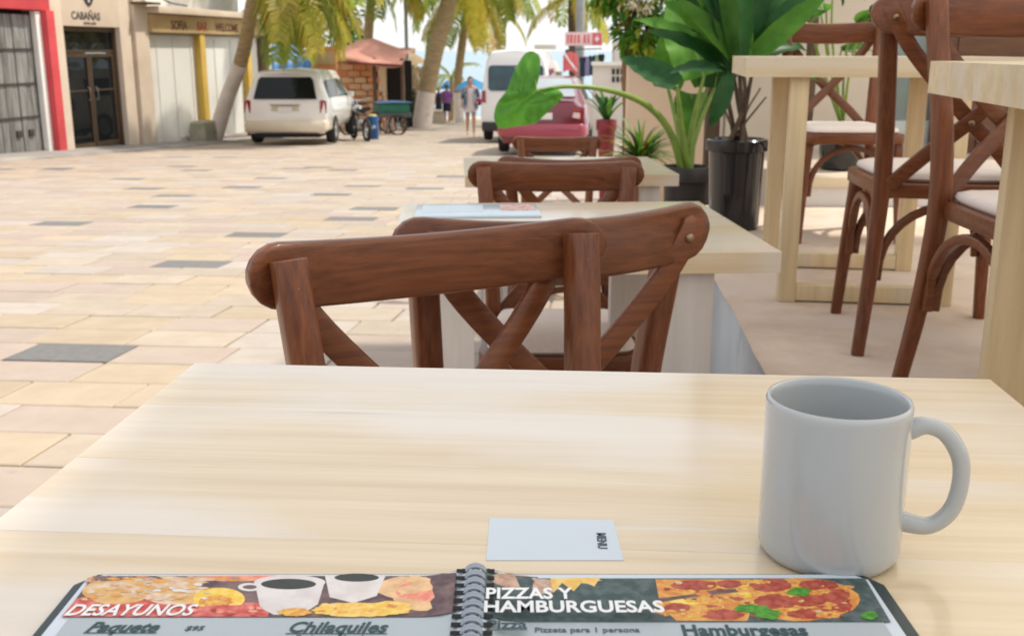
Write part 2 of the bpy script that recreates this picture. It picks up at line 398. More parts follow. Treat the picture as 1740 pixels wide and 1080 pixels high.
# cafe wall, glazed doors
CREAM = mat('cafe_plaster', (.72, .64, .54), (.66, .57, .47), 2, rough=.85, bump=.15)
m_ = MB(); m_.box((1.88, 7.05, 1.6), (1.0, .2, 4.6)); m_.box((4.6, 7.05, 3.25), (4.44, .2, 1.3)); m_.box((7.4, 7.05, 1.6), (1.2, .2, 4.6))
cw = thing('cafe_wall', 'cream plastered cafe wall behind the back terrace chairs', 'wall'); m_.build('wall', CREAM, cw, smooth=0)
m_ = MB(); m_.box((1.3, 6.98, 1.4), (.09, .09, 4.0)); m_.build('post', BARK_D, cw, bevel=.01)
gd = thing('glass_door', 'pale framed glass door panels beside the cafe wall', 'door', (0, 6.97, .38))
FR = mat('frame_white', (.70, .74, .73), (.62, .67, .66), 5, rough=.4)
xs = [2.42, 3.02, 3.62, 4.3, 5.0, 5.7, 6.4]
PANE = mat('pane_green', (.30, .37, .355), (.20, .26, .25), 1.2, rough=.08, spec=.6)
for i, x in enumerate(xs):
    m_ = MB(); m_.box((x, 0, 1.11), (.085 if i % 2 else .065, .07, 2.22)); m_.build('frame_post', FR, gd, bevel=.006)
for i in range(len(xs) - 1):
    m_ = MB(); m_.box(((xs[i] + xs[i + 1]) / 2, .01, 1.12), (xs[i + 1] - xs[i] - .07, .012, 2.16)); m_.build('pane', PANE, gd, smooth=0)
    m_ = MB(); m_.box(((xs[i] + xs[i + 1]) / 2, 0, .09), (xs[i + 1] - xs[i] - .08, .05, .18)); m_.build('bottom_rail', FR, gd, bevel=.005)
m_ = MB(); m_.box((4.4, 0, 2.19), (4.1, .06, .06)); m_.build('head_rail', FR, gd, bevel=.005)
m_ = MB(); m_.box((0, 0, .33), (.62, .05, .66)); m_.box((0, -.03, .33), (.5, .02, .54))
sb = tag(m_.build('sign_board', mat('brown_board', (.16, .075, .04), (.10, .045, .025), 4, (1, 8, 8), rough=.5), loc=(3.08, 6.6, TZ + .155 + .31), bevel=.01), 'dark brown wooden board in front of the glass doors', 'board')
sb.location = (3.02, 6.82, .855)
m_ = MB(); m_.box((0, 0, .24), (.7, .26, .48)); cb = tag(m_.build('cabinet', MATS['brown_board'], loc=(3.02, 6.76, .38), bevel=.01), 'low brown cabinet standing by the glass doors', 'cabinet')
m_ = MB(); m_.box((0, -.14, .24), (.3, .02, .4)); m_.build('door', MATS['brown_board'], cb, bevel=.004)

# translucent sail added out of view above the terrace to shade the tables
SAIL = mat('added_sail_cloth', (.90, .85, .76), None, 3, rough=.9, trans=.88)
m_ = MB()
m_.loft([[(.93 + 8.1 * i / 12, y, 2.75 + .10 * i / 12 - .18 * math.sin(math.pi * i / 12) * math.sin(math.pi * (y + 2) / 7)) for i in range(13)] for y in [-2 + .7 * k for k in range(11)]], closed=False, caps=False)
tag(m_.build('added_shade_sail', SAIL), 'unseen white sail added over the cafe terrace to shade the tables', 'shade sail')

# ================================================================== TABLES
board_cache = {}
def top_boards(wd, dp, th, n, parent, z, m):
    bw = dp / n
    key = (round(wd, 3), round(bw, 4), th, m.name)
    if key not in board_cache:
        b = MB(); b.box((0, 0, 0), (wd, bw - .00012, th)); board_cache[key] = b.mesh('board', m, 40, .00025, 1)
    for k in range(n):
        link('board', board_cache[key], parent, (0, -dp / 2 + bw * (k + .5), z - th / 2))
def table(label, c, wd, dp, top, th, rz, n, legs, mtop, mleg, legw, group, base, xoff=0.0):
    t = thing('cafe_table', label, 'table', (c[0], c[1], 0), rz, group)
    top_boards(wd, dp, th, n, t, top, mtop)
    for sx in (-1, 1):
        for sy in (-1, 1):
            x = sx * (wd / 2 - legs[0]) + xoff; y = sy * (dp / 2 - legs[1])
            wx, wy = c[0] + x * math.cos(rz) - y * math.sin(rz), c[1] + x * math.sin(rz) + y * math.cos(rz)
            g = base if base is not None else gz(wy) - .004
            m_ = MB(); m_.box((x, y, (g + top - th) / 2), (legw[0], legw[1], top - th - g - .0005)); m_.build('leg', mleg, t, bevel=.003)
    return t
g_st = 'whitewashed pine tables along the street'
t1 = table('whitewashed pine table under the mug and open menu', (.0387, .561), .712, .70, .7215, .042, R(-4.0), 6, (.09, .06), PINE, PINE_WHITE, (.11, .042), g_st, None)
t2 = table('pine table with a closed menu behind the two nearest brown chairs', (.125, 2.385), .77, .72, .617, .0415, R(3.2), 6, (.146, .04), PINE, PINE_WHITE, (.11, .042), g_st, None, -.035)
t3 = table('third pine table along the street by the brown plant pot', (.20, 4.13), .77, .66, .568, .042, R(3), 6, (.10, .04), PINE, PINE_WHITE, (.07, .042), g_st, None)
g_tt = 'thick pine tables on the raised terrace'
t5 = table('thick pine terrace table on box frames beside the black plant pot', (1.140, 3.52), .80, .66, .981, .058, R(-8), 5, (.165, .055), PINE_RAW, PINE_LEG, (.055, .05), g_tt, TZ)
for sy in (-1, 1):
    m_ = MB(); m_.box((0, sy * (.33 - .055), TZ + .03), (.80 - .33 - .055 - .0005, .044, .05)); m_.build('stretcher', PINE_LEG, t5, bevel=.003)
t6 = table('thick pine terrace table at the right edge with one broad leg', (1.142, 1.568), .86, .80, .981, .058, R(-9), 5, (.178, .187), PINE_RAW, PINE_LEG, (.16, .042), g_tt, TZ)

# ================================================================== CROSS-BACK CHAIRS
def chair_proto():
    c = thing('cross_back_chair', 'x', 'chair')
    out = [(.175, -.20), (.205, .10), (.20, .19), (.15, .225), (0, .235), (-.15, .225), (-.20, .19), (-.205, .10), (-.175, -.20), (-.13, -.225), (0, -.23), (.13, -.225)]
    so_ = [(p.x, p.y) for p in closed_spline([(x, y, 0) for x, y in out], 4)]
    m_ = MB(); m_.prism(so_, .405, .442); m_.build('seat_frame', WAL_X, c, bevel=.008)
    m_ = MB(); m_.loft([[(x * k, y * k + .003, z) for x, y in so_] for k, z in ((.86, .4415), (.9, .452), (.88, .463), (.78, .470), (.5, .474), (.1, .475))]); m_.build('cushion', CUSH, c, smooth=60)
    leg = rrect(.5, .5, .24, 3)
    for s in (-1, 1):
        m_ = MB()
        path = spline([(s * .212, -.262, 0), (s * .192, -.232, .2), (s * .178, -.214, .42), (s * .182, -.222, .58), (s * .196, -.250, .765), (s * .204, -.268, .877)], 4)
        rad = [.031 + .011 * min(1, i / 9) for i in range(len(path))]
        m_.sweep(path, leg, rad, up=(0, 1, 0)); m_.build('rear_post', WAL_Z, c, bevel=.002)
        m_ = MB(); path = spline([(s * .205, .205, 0), (s * .192, .185, .22), (s * .178, .172, .404)], 4)
        m_.sweep(path, leg, [.03 + .010 * i / 8 for i in range(9)], up=(0, 1, 0)); m_.build('front_leg', WAL_Z, c, bevel=.002)
    # top rail: a bowed stadium board fixed behind the posts
    m_ = MB(); rings = []; hs, xe = .0435, .250
    xs_ = [-xe + .0012, -xe + .006, -xe + .016, -xe + .03, -xe + hs] + [(-xe + hs) + (2 * (xe - hs)) * k / 16 for k in range(1, 16)] + [xe - hs, xe - .03, xe - .016, xe - .006, xe - .0012]
    for x in xs_:
        a = abs(x) - (xe - hs); h = hs if a <= 0 else math.sqrt(max(hs * hs - a * a, 1e-7))
        bow = .046 * (1 - (x / xe) ** 2)
        yc = -.285 - bow; zc = .856 - .016 * (1 - (x / xe) ** 2); t = .0115
        sec = rrect(h, t, min(.007, h * .6), 2)
        rings.append([(x, yc + b + (a_ * .10), zc + a_) for a_, b in sec])
    m_.loft(rings); m_.build('back_rail', WAL_X, c, smooth=50)
    flat = rrect(.0185, .0065, .004, 2)
    for s in (-1, 1):
        m_ = MB(); o = -.009 if s > 0 else .006
        path = spline([(s * .212, -.316, .875), (s * .198, -.319, .845), (s * .15, -.313, .768), (s * .03, -.297 + o, .635), (-s * .09, -.262 + o, .52), (-s * .163, -.226, .436)], 5)
        # flat strip lying in the plane of the back
        secs = []
        for i, p in enumerate(path):
            t = (path[min(i + 1, len(path) - 1)] - path[max(i - 1, 0)]).normalized()
            nrm = Vector((0, 1, 0)); nrm = (nrm - t * nrm.dot(t)).normalized(); wv = t.cross(nrm)
            k = 1.0 if i > 2 else (.45, .85, 1.0)[i]
            secs.append([p + wv * (a * k) + nrm * b for a, b in flat])
        m_.loft(secs); m_.build('cross_slat', WAL_X, c, smooth=50)
        for bx, by, bz, sgn in ((s * .2, -.246, .845, 1), (s * .198, -.3275, .845, -1)):
            m_ = MB(); T = Matrix.Translation((bx, by, bz)) @ Matrix.Rotation(R(-90 * sgn), 4, 'X')
            m_.lathe([(.0005, .0045), (.005, .0035), (.0075, .001), (.0078, -.003)], 12, T=T); m_.build('bolt', BRASS, c)
    m_ = MB(); T = Matrix.Translation((0, -.309, .6)) @ Matrix.Rotation(R(90), 4, 'X')
    m_.lathe([(.0005, .0045), (.005, .0035), (.0075, .001), (.0078, -.004)], 12, T=T); m_.build('bolt', BRASS, c)
    # bent-wood arches under the seat
    rod = rrect(.5, .5, .2, 2)
    def arch(p0, p1):
        p0, p1 = Vector(p0), Vector(p1); pts = []
        for k in range(17):
            a = math.pi * k / 16
            q = p0.lerp(p1, .5 - .5 * math.cos(a)); q.z = .19 + .195 * math.sin(a) ** .8
            pts.append(q)
        m_ = MB(); m_.sweep(pts, rod, .021, up=(0, 0, 1) if abs(p0.x - p1.x) < .1 else (0, 1, 0)); m_.build('arch_brace', WAL_X, c, smooth=50)
    arch((-.168, .178, 0), (.168, .178, 0)); arch((-.17, -.205, 0), (.17, -.205, 0))
    for s in (-1, 1): arch((s * .187, .162, 0), (s * .187, -.205, 0))
    return c
proto = chair_proto()
def chair(label, group, loc, rz, sz=1.0, first=[True]):
    c = proto if first[0] else copy_tree(proto)
    first[0] = False
    c.location = loc; c.rotation_euler = (0, 0, rz); c.scale = (1, 1, sz); c['label'] = label; c['group'] = group
    return c
gs, gt = 'brown cross-back chairs along the street tables', 'brown cross-back chairs on the terrace'
ca = chair('brown cross-back chair nearest the mug, facing the camera at a slant', gs, (.040, 1.06, gz(1.05)), R(207.5), .955)
ca.scale[0] = .972
chair('brown cross-back chair with its back against the nearest chair', gs, (-.030, 1.815, gz(1.8)), R(20), .985)
chair('brown chair behind the table with the closed menu, facing the camera', gs, (.124, 2.72, gz(2.72)), R(180), .945)
chair('brown chair showing only a thin rail behind the third chair back', gs, (.19, 3.93, gz(3.93)), R(1), .955)
chair('small far brown chair in front of the red car', gs, (.25, 5.68, gz(5.7)), R(180), .915)
chair('terrace chair facing the camera behind the box-framed table', gt, (1.385, 4.50, TZ), R(178))
chair('terrace chair with its back to the camera, left of the table at right edge', gt, (1.15, 2.88, TZ), R(-9))
chair('nearest terrace chair, cut by the top edge behind the right edge table', gt, (1.15, 2.17, TZ), R(183))

# ================================================================== ON THE NEAR TABLE
TT = .7215
mg = thing('mug', 'plain pale grey ceramic mug on the right of the near table', 'mug', (.181, .5575, TT))
m_ = MB()
prof = [(.0005, .0015), (.033, .0015), (.0345, 0), (.0385, .0015), (.0405, .006), (.041, .012), (.041, .09), (.0410, .0935), (.0402, .0955), (.0390, .0957), (.0380, .0945), (.0376, .09), (.0373, .02), (.034, .009), (.0005, .008)]
m_.lathe(prof, 72); m_.build('body', MUG, mg, smooth=60)
m_ = MB(); hp = spline([(.0395, 0, .0785), (.049, 0, .0815), (.060, 0, .0775), (.0690, 0, .064), (.0708, 0, .048), (.067, 0, .031), (.056, 0, .021), (.0395, 0, .0225)], 6)
sec = [(.0050 * math.cos(2 * math.pi * k / 14), .0042 * math.sin(2 * math.pi * k / 14)) for k in range(14)]
rr_ = [1.25 - .25 * min(1, i / 7, (len(hp) - 1 - i) / 7) for i in range(len(hp))]
m_.sweep(hp, sec, rr_, up=(0, 1, 0)); m_.build('handle', MUG, mg, smooth=60, rz=R(-8))
mg.rotation_euler = (0, 0, R(-2)); mg.scale = (.96, .96, .97)

# sticker: white label, its code left out
STK = mat('sticker_white', (.56, .61, .67), (.53, .58, .64), 6, rough=.3, coat=.3)
c0, c1, c2, c3 = [on_plane(*q, TT) for q in ((832, 880), (1042, 884), (1060, 952), (826, 952))]
m_ = MB(); m_.loft([[(p.x, p.y, TT + z) for p in (c0, c1, c2, c3)] for z in (.0001, .0004)])
sk = tag(m_.build('table_sticker', STK, smooth=0), 'white paper sticker lying on the near table above the menu', 'sticker')
INK = mat('ink_teal', (.035, .075, .085), None, 4, rough=.6)
INKG = mat('ink_grey', (.10, .12, .14), None, 4, rough=.6)
p = on_plane(1014, 906, TT)
text('print', 'MENU', .0075, INKG, sk, (p.x, p.y, TT + .0006), (0, 0, R(-92)), bold=.0002)

# ------------------------------------------------------------------ spiral bound menu
mn = thing('open_menu', 'open spiral bound food menu with photo headers on the near table', 'menu')
MZ = TT + .0005
PAGE = mat('page_blue_grey', (.40, .45, .475), (.385, .43, .455), 2, rough=.4, coat=.1)
PAGE_W = mat('page_white', (.62, .68, .75), None, 2, rough=.35, coat=.1)
COVER = mat('cover_dark', (.012, .03, .035), None, 4, rough=.3)
XL, XR, XS, YT, YB = -.2285, .1915, -.0195, .5205, .24
def lift(x): return .0050 * math.exp(-((x - XS) / .011) ** 2) + .0045     # page swells at the spine
def sheet(name, x0, x1, y0, y1, dz, m, rad=0.0, parent=mn, th=.0004):
    n = 28; rings = []
    for k in range(n + 1):
        x = x0 + (x1 - x0) * k / n; cut = 0
        if rad and (x - x0) < rad and x0 < XS: cut = rad - math.sqrt(max(rad ** 2 - (rad - (x - x0)) ** 2, 0))
        if rad and (x1 - x) < rad and x1 > XS: cut = rad - math.sqrt(max(rad ** 2 - (rad - (x1 - x)) ** 2, 0))
        z = MZ + lift(x) + dz
        rings.append([(x, y0, z - th), (x, y1 - cut, z - th), (x, y1 - cut, z), (x, y0, z)])
    b = MB(); b.loft(rings); return b.build(name, m, parent, smooth=30)
for x0, x1 in ((XL - .004, XS - .006), (XS + .006, XR + .006)):
    rings = []
    for k in range(25):
        x = x0 + (x1 - x0) * k / 24; z = MZ + lift(x) - .0012
        cut = 0; e = (x - x0) if x0 < XS - .1 else (x1 - x)
        if e < .012: cut = .012 - math.sqrt(max(.012 ** 2 - (.012 - e) ** 2, 0))
        rings.append([(x, YB, MZ), (x, YT + .002 - cut, MZ), (x, YT + .002 - cut, z), (x, YB, z)])
    b = MB(); b.loft(rings); b.build('cover', COVER, mn, smooth=30)
pl = sheet('page', XL + .001, XS - .003, YB, YT, -.0004, PAGE_W, .006)
pr = sheet('page', XS + .003, XR - .001, YB, YT, -.0004, PAGE_W, .006)
def strip(px0, px1, py0, py1):                     # measured on the photograph, returned in metres on the page
    return on_plane(px0, py0, MZ + .005), on_plane(px1, py1, MZ + .005)
YP0 = on_plane(500, 1044, MZ + .006).y; YP1 = on_plane(500, 974, MZ + .006).y
sheet('text_panel', XL + .008, XS - .008, YB, YP0 - .0003, 0, PAGE, parent=pl)
sheet('text_panel', XS + .008, XR - .008, YB, YP0 - .0003 - .003, 0, PAGE, parent=pr)
def pm(n, a, b=None, sc=120, rough=.3): return mat('print_' + n, a, b or tuple(x * .75 for x in a), sc, rough=.5, spec=.3, contrast=(.4, .6))
PR = dict(choc=pm('dark', (.10, .06, .07), (.22, .14, .13), 60), cookie=pm('cookie', (.62, .33, .10), (.72, .46, .2)), pastry=pm('pastry', (.62, .40, .24), (.74, .58, .44)),
          orange=pm('orange', (.80, .50, .04), (.85, .62, .16), 200), cup=pm('cup', (.62, .55, .53), (.72, .67, .65), 40), coffee=pm('coffee', (.05, .055, .05), None, 60),
          pink=pm('grapefruit', (.75, .22, .15), (.8, .36, .24), 200), rind=pm('rind', (.82, .52, .28), None, 90), egg=pm('egg', (.80, .46, .07), (.85, .60, .22), 260), straw=pm('strawberry', (.55, .07, .06), (.70, .22, .18), 160),
          slate=pm('slate', (.045, .075, .075), (.10, .13, .13), 160), crust=pm('crust', (.62, .22, .05), (.72, .38, .1), 200), pep=pm('pepperoni', (.33, .05, .035), (.46, .11, .07), 220), cheese=pm('cheese', (.78, .48, .10), (.62, .22, .06), 240),
          basil=pm('basil', (.05, .20, .02), (.10, .34, .04), 240), fry=pm('fries', (.72, .42, .08), (.8, .55, .2), 150), ring_=pm('onion_ring', (.42, .24, .17), (.6, .42, .33), 150))
KEYS = list(PR)
class Print:
    def __init__(s, z): s.mb = MB(); s.z = z; s.k = 0; s.r = random.Random(7)
    def flat(s, pts, mat_):                        # pts measured on the photograph
        s.k += 1
        q = [on_plane(x, y, MZ + .006) for x, y in pts]
        s.mb.add([(p.x, p.y, MZ + lift(p.x) + s.z + s.k * .0000025) for p in q], [tuple(range(len(q)))], KEYS.index(mat_))
    def oval(s, cx, cy, rx, ry, mat_, wob=0.0, a0=0, a1=360, n=26, seed=0):
        rr = random.Random(seed + cx); pts = []
        for k in range(n):
            a = R(a0 + (a1 - a0) * k / (n if a1 - a0 == 360 else n - 1)); f = 1 + wob * rr.uniform(-1, 1)
            pts.append((cx + rx * f * math.cos(a), cy + ry * f * math.sin(a)))
        s.flat(pts, mat_)
    def build(s, parent): return s.mb.build('food_photo', [PR[k] for k in KEYS], parent, smooth=0)
b = Print(.00025)
for k in range(12):
    x0, x1 = 158 + (775 - 158) * k / 12, 158 + (775 - 158) * (k + 1) / 12
    f = lambda x, y: (x - (158 - 105) * (y - 974) / 70 * max(0, (460 - x) / 300), y)
    b.flat([f(x0, 974), f(x1, 974), f(x1, 1043), f(x0, 1043)], 'choc')
b.oval(420, 978, 110, 5, 'pink', .1); b.oval(260, 983, 90, 8, 'pastry', .12); b.oval(225, 1004, 30, 12, 'pastry')
b.flat([(118, 1026), (130, 1012), (460, 1020), (455, 1043), (104, 1043)], 'straw')
b.oval(198, 1000, 58, 22, 'cookie', .03); b.oval(193, 996, 44, 12, 'pastry', .08); b.oval(185, 1000, 30, 7, 'cookie', .1)
b.oval(300, 1005, 62, 18, 'pastry', .05); b.oval(292, 991, 45, 13, 'cookie', .06); b.oval(288, 987, 33, 8, 'pastry', .1); b.oval(320, 1012, 35, 9, 'cookie', .15)
b.oval(372, 1013, 44, 19, 'orange'); b.oval(366, 1017, 30, 10, 'cheese', .1); b.oval(385, 1032, 60, 9, 'straw', .12)
b.oval(700, 995, 60, 22, 'rind', .1)
b.flat([(552, 974), (655, 974), (640, 1008), (600, 1020), (560, 1010)], 'cup'); b.oval(606, 977, 38, 7, 'coffee')
b.flat([(432, 983), (552, 983), (540, 1022), (515, 1038), (465, 1040), (442, 1028)], 'cup'); b.oval(492, 985, 61, 12, 'cup'); b.oval(490, 988, 47, 9, 'coffee')
b.oval(424, 993, 20, 7, 'cup'); b.oval(424, 993, 12, 3.5, 'choc')
b.oval(720, 1009, 52, 25, 'rind', .02); b.oval(722, 1001, 50, 19, 'pink', .02); b.oval(722, 998, 14, 4, 'rind', .1)
for k in range(26): b.oval(b.r.uniform(150, 410), b.r.uniform(976, 984), b.r.uniform(6, 22), b.r.uniform(2, 4), b.r.choice(('choc', 'ring_', 'pastry', 'crust')), .2)
b.oval(720, 1009, 52, 25, 'rind', .02); b.oval(722, 1001, 50, 19, 'pink', .02)
for k in range(9): a_ = k * .698; b.flat([(722 + 8 * math.cos(a_), 1000 + 3 * math.sin(a_)), (722 + 47 * math.cos(a_ - .03), 1001 + 18 * math.sin(a_ - .03)), (722 + 47 * math.cos(a_ + .03), 1001 + 18 * math.sin(a_ + .03))], 'rind')
for k in range(22): b.oval(b.r.uniform(140, 255), b.r.uniform(984, 1016), b.r.uniform(3, 9), b.r.uniform(1, 3), b.r.choice(('cookie', 'crust', 'pastry')), .2)
for k in range(18): b.oval(b.r.uniform(245, 355), b.r.uniform(984, 1016), b.r.uniform(4, 14), b.r.uniform(1, 3), b.r.choice(('cookie', 'cup', 'pastry')), .2)
for k in range(26): b.oval(b.r.uniform(125, 450), b.r.uniform(1025, 1040), b.r.uniform(4, 10), b.r.uniform(2, 4), b.r.choice(('straw', 'pink', 'straw', 'pep')), .2)
b.oval(615, 1032, 85, 12, 'egg', .1, n=40); b.oval(500, 1036, 28, 7, 'cheese', .15); b.oval(660, 1027, 40, 9, 'egg', .12)
for k in range(40): b.oval(b.r.uniform(540, 690), b.r.uniform(1024, 1040), b.r.uniform(4, 12), b.r.uniform(1.5, 3.5), b.r.choice(('egg', 'orange', 'cheese', 'egg')), .25)
b.build(pl)
b = Print(.00025)
for k in range(14):
    x0, x1 = 822 + (1470 - 822) * k / 14, 822 + (1470 - 822) * (k + 1) / 14
    f = lambda x, y: (x + 44 * (y - 978) / 74 * max(0, (x - 1100) / 370), y)
    b.flat([f(x0, 974 if x0 < 900 else 978), f(x1, 976 if x1 < 950 else 978), f(x1, 1052), f(x0, 1052)], 'slate')
b.oval(870, 985, 48, 13, 'ring_', .04); b.oval(858, 982, 30, 6, 'fry', .1); b.oval(872, 992, 26, 5, 'crust')
b.oval(915, 992, 34, 13, 'ring_', .05); b.oval(915, 992, 20, 5, 'slate'); b.oval(892, 984, 16, 6, 'slate')
b.flat([(935, 978), (1020, 977), (1010, 992), (990, 984), (975, 1000), (955, 986), (940, 1003)], 'fry')
b.oval(990, 982, 30, 5, 'fry', .2)
b.flat([(1114, 980), (1275, 980), (1290, 1008), (1120, 1014)], 'crust'); b.flat([(1112, 1018), (1285, 1010), (1270, 1050), (1150, 1050)], 'crust')
b.oval(1362, 1014, 98, 36, 'crust', .03); b.oval(1355, 1012, 86, 31, 'cheese', .05)
for k in range(30): b.oval(b.r.uniform(1120, 1455), b.r.uniform(984, 1044), b.r.uniform(8, 24), b.r.uniform(2, 6), b.r.choice(('cheese', 'crust', 'orange')), .25)
for i, (x, y, rx, ry) in enumerate([(1180, 990, 40, 9), (1240, 988, 22, 7), (1150, 1028, 22, 8), (1230, 1040, 36, 9), (1310, 990, 36, 11), (1320, 1018, 38, 13), (1392, 990, 34, 9), (1372, 1016, 34, 10), (1420, 1008, 24, 12), (1380, 1038, 44, 9), (1300, 1040, 24, 7), (1430, 1026, 18, 9)]):
    b.oval(x, y, rx, ry, 'pep', .08, seed=i)
for i, (x, y, rx, ry) in enumerate([(1165, 1002, 20, 4), (1205, 1016, 26, 5), (1180, 1040, 20, 5), (1260, 998, 16, 5), (1345, 1004, 22, 5), (1340, 1030, 16, 5), (1400, 1000, 12, 4), (1410, 1040, 20, 5), (1285, 984, 14, 4)]):
    b.oval(x, y, rx, ry, 'cheese', .25, seed=i)
b.flat([(1116, 1013), (1180, 1005), (1190, 1008), (1122, 1019)], 'choc'); b.flat([(1200, 1000), (1250, 996), (1255, 1002), (1210, 1006)], 'choc')
for k in range(70): b.oval(b.r.uniform(1125, 1450), b.r.uniform(984, 1044), b.r.uniform(2, 9), b.r.uniform(1, 3), b.r.choice(('cheese', 'pep', 'pep', 'rind', 'crust')), .3)
b.oval(1358, 1002, 20, 7, 'basil', .15); b.oval(1275, 1030, 30, 7, 'basil', .18); b.oval(1305, 1040, 22, 9, 'basil', .2); b.oval(1478, 1042, 14, 7, 'basil', .15)
b.build(pr)
LW = mat('lettering_white', (.86, .86, .86), None, 3, rough=.4)
def mt(body, px, py, wpx, hpx, m, parent, shear=0.0, bold=.0003, under=False, dz=None):
    p = on_plane(px, py, MZ + .006); q = on_plane(px + wpx, py, MZ + .006); r_ = on_plane(px, py - hpx, MZ + .006)
    size = (r_ - p).length / .70
    z = max(MZ + lift(p.x), MZ + lift(q.x)) + (.0008 if m is LW else .0003)
    o = text('lettering', body, size, m, parent, (p.x, p.y, z), (0, 0, 0), shear, bold, .00005)
    xs_v = [v.co.x for v in o.data.vertices]; wd = max(xs_v)
    o.scale = ((q.x - p.x) / wd if wd > 0 else 1, 1, 1)
    if under:
        u = MB(); u.box(((p.x + q.x) / 2, p.y - size * .10, z), (q.x - p.x, size * .055, .0001)); u.build('underline', m, parent, smooth=0)
mt('DESAYUNOS', 106, 1042, 222, 17, LW, pl, .25)
mt('Paquete', 143, 1068, 124, 15, INK, pl, .3, .00035, True)
mt('$95', 312, 1066, 33, 7, INK, pl, .2, .0001)
mt('Chilaquiles', 486, 1069, 172, 17, INK, pl, .25, .00035, True)
mt('Rojas o Verdes', 500, 1081, 135, 7, INKG, pl, 0, .0001)
mt('PIZZAS Y', 824, 1025, 150, 18, LW, pr, 0, .0004)
mt('HAMBURGUESAS', 820, 1049, 310, 19, LW, pr, 0, .0004)
mt('Pizza', 826, 1074, 70, 15, INK, pr, 0, .00035, True)
mt('Pizzeta para 1 persona', 908, 1069, 180, 8, INKG, pr, 0, .0001)
mt('Hamburgesas', 1160, 1074, 215, 17, INK, pr, 0, .0004, True)
# binding: white wire loops through black punched holes
WIRE = mat('wire_white', (.36, .40, .46), None, 4, rough=.3)
HOLE = mat('hole_black', (.01, .01, .012), None, 4, rough=.8)
lp = MB(); lp.tube([(.0050 * math.cos(a), .0005 * math.sin(a), .0034 * math.sin(a)) for a in [2 * math.pi * k / 22 for k in range(22)]], .00085, 7, loop=True)
lpm = lp.mesh('binding_loop', WIRE, 60)
hl = MB(); hl.box((0, 0, 0), (.0060, .0040, .0003)); hlm = hl.mesh('punched_hole', HOLE, 0)
k = 0; y = YT - .004
while y > YB + .01:
    for dy in (-.0012, .0012): link('binding_loop', lpm, mn, (XS, y + dy, MZ + .0080))
    for s in (-1, 1):
        x = XS + s * .0072; link('punched_hole', hlm, pl if s < 0 else pr, (x, y, MZ + lift(x) + .0006))
    y -= .0078; k += 1
m_ = MB(); m_.tube([(XS, YT + .002, MZ + .0080), (XS, YB, MZ + .0080)], .0024, 14); m_.build('spine_tube', WIRE, mn, smooth=60)

# closed menu on the second table
T2 = .617
mm = thing('closed_menu', 'blue and white menu lying on the second table', 'menu', (-.085, 2.58, T2 + .0005), R(3))
m_ = MB(); m_.box((0, 0, .0025), (.30, .2, .005)); m_.build('pages', mat('menu_blue', (.44, .56, .66), (.58, .66, .71), 14, rough=.25, coat=.3), mm, bevel=.001)
m_ = MB(); m_.box((.10, .03, .0053), (.085, .1, .0004)); m_.build('cover_photo', pm('pepperoni_cover', (.5, .2, .13), (.66, .5, .45), 90), mm, smooth=0)
m_ = MB(); m_.box((-.06, .02, .0053), (.15, .12, .0004)); m_.build('cover_panel', mat('menu_pale', (.62, .72, .80), None, 8, rough=.3), mm, smooth=0)
# ================================================================== LEFT SIDE BUILDINGS (local x runs along the facade, y into it)
RED = mat('red_paint', (.62, .075, .085), (.52, .055, .065), 2, rough=.6, bump=.15)
PLANK = mat('grey_plank', (.30, .29, .27), (.11, .105, .10), 3.0, (7, 7, .7), rough=.85, bump=.5, rnd=.22, detail=8)
WALLC = mat('cream_wall', (.70, .585, .47), (.62, .50, .39), 1.3, rough=.85, bump=.25, spots=((.52, .41, .31), .8, .56, .5))
WALLW = mat('white_wall', (.76, .745, .70), (.70, .68, .63), .9, rough=.8, bump=.15, spots=((.50, .48, .42), .7, .6, .4))
YEL = mat('yellow_paint', (.66, .44, .09), (.54, .35, .07), 2.5, rough=.7)
TAN = mat('tan_band', (.55, .39, .19), (.44, .31, .15), 2.0, rough=.8, bump=.2)
BRONZE = mat('bronze_frame', (.10, .065, .04), (.075, .048, .03), 6, rough=.4, metal=.3)
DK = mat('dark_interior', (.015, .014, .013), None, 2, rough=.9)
SIGNB = mat('sign_black', (.05, .042, .035), None, 4, rough=.7)
def fac(u, off=0.0): p = FAC0 + FE * u; return Vector((p.x + .9785 * off, p.y - .206 * off, 0))
b1 = thing('red_shop', 'red painted shopfront with grey plank doors', 'building', FAC0, FRZ)
m_ = MB(); m_.box((-3.4, .2, 3.05), (9.5, .5, 2.6)); m_.box((1.225, -.01, .2), (.25, .24, 3.1)); m_.build('wall', RED, b1, bevel=.01)
m_ = MB(); m_.box((1.02, .06, .18), (.15, .12, 3.1)); m_.build('jamb', WHITE, b1, bevel=.005)
m_ = MB(); m_.box((-3, .35, .1), (8, .05, 3.4)); m_.build('backing', DK, b1, smooth=0)
x = .94; k = 0
while x > -2.6:
    wd = (.165, .19, .15, .18)[k % 4]; gap = .035 if k % 3 == 2 else .009
    m_ = MB(); m_.box((x - wd / 2, .16 + .008 * (k % 2), .31), (wd, .045, 2.7)); m_.build('plank', PLANK, b1, bevel=.004)
    x -= wd + gap; k += 1
for z in (-.25, .38, 1.02):
    m_ = MB(); m_.box((-.8, .125, z), (3.4, .02, .035)); m_.build('rail', SIGNB, b1, smooth=0)
for x in (.25, .62):
    m_ = MB(); m_.box((x, .12, -.55), (.14, .03, .13)); m_.build('latch_plate', SIGNB, b1, bevel=.004)
b2 = thing('cream_hotel', 'cream hotel front with bronze glass doors and black lettering', 'building', FAC0, FRZ)
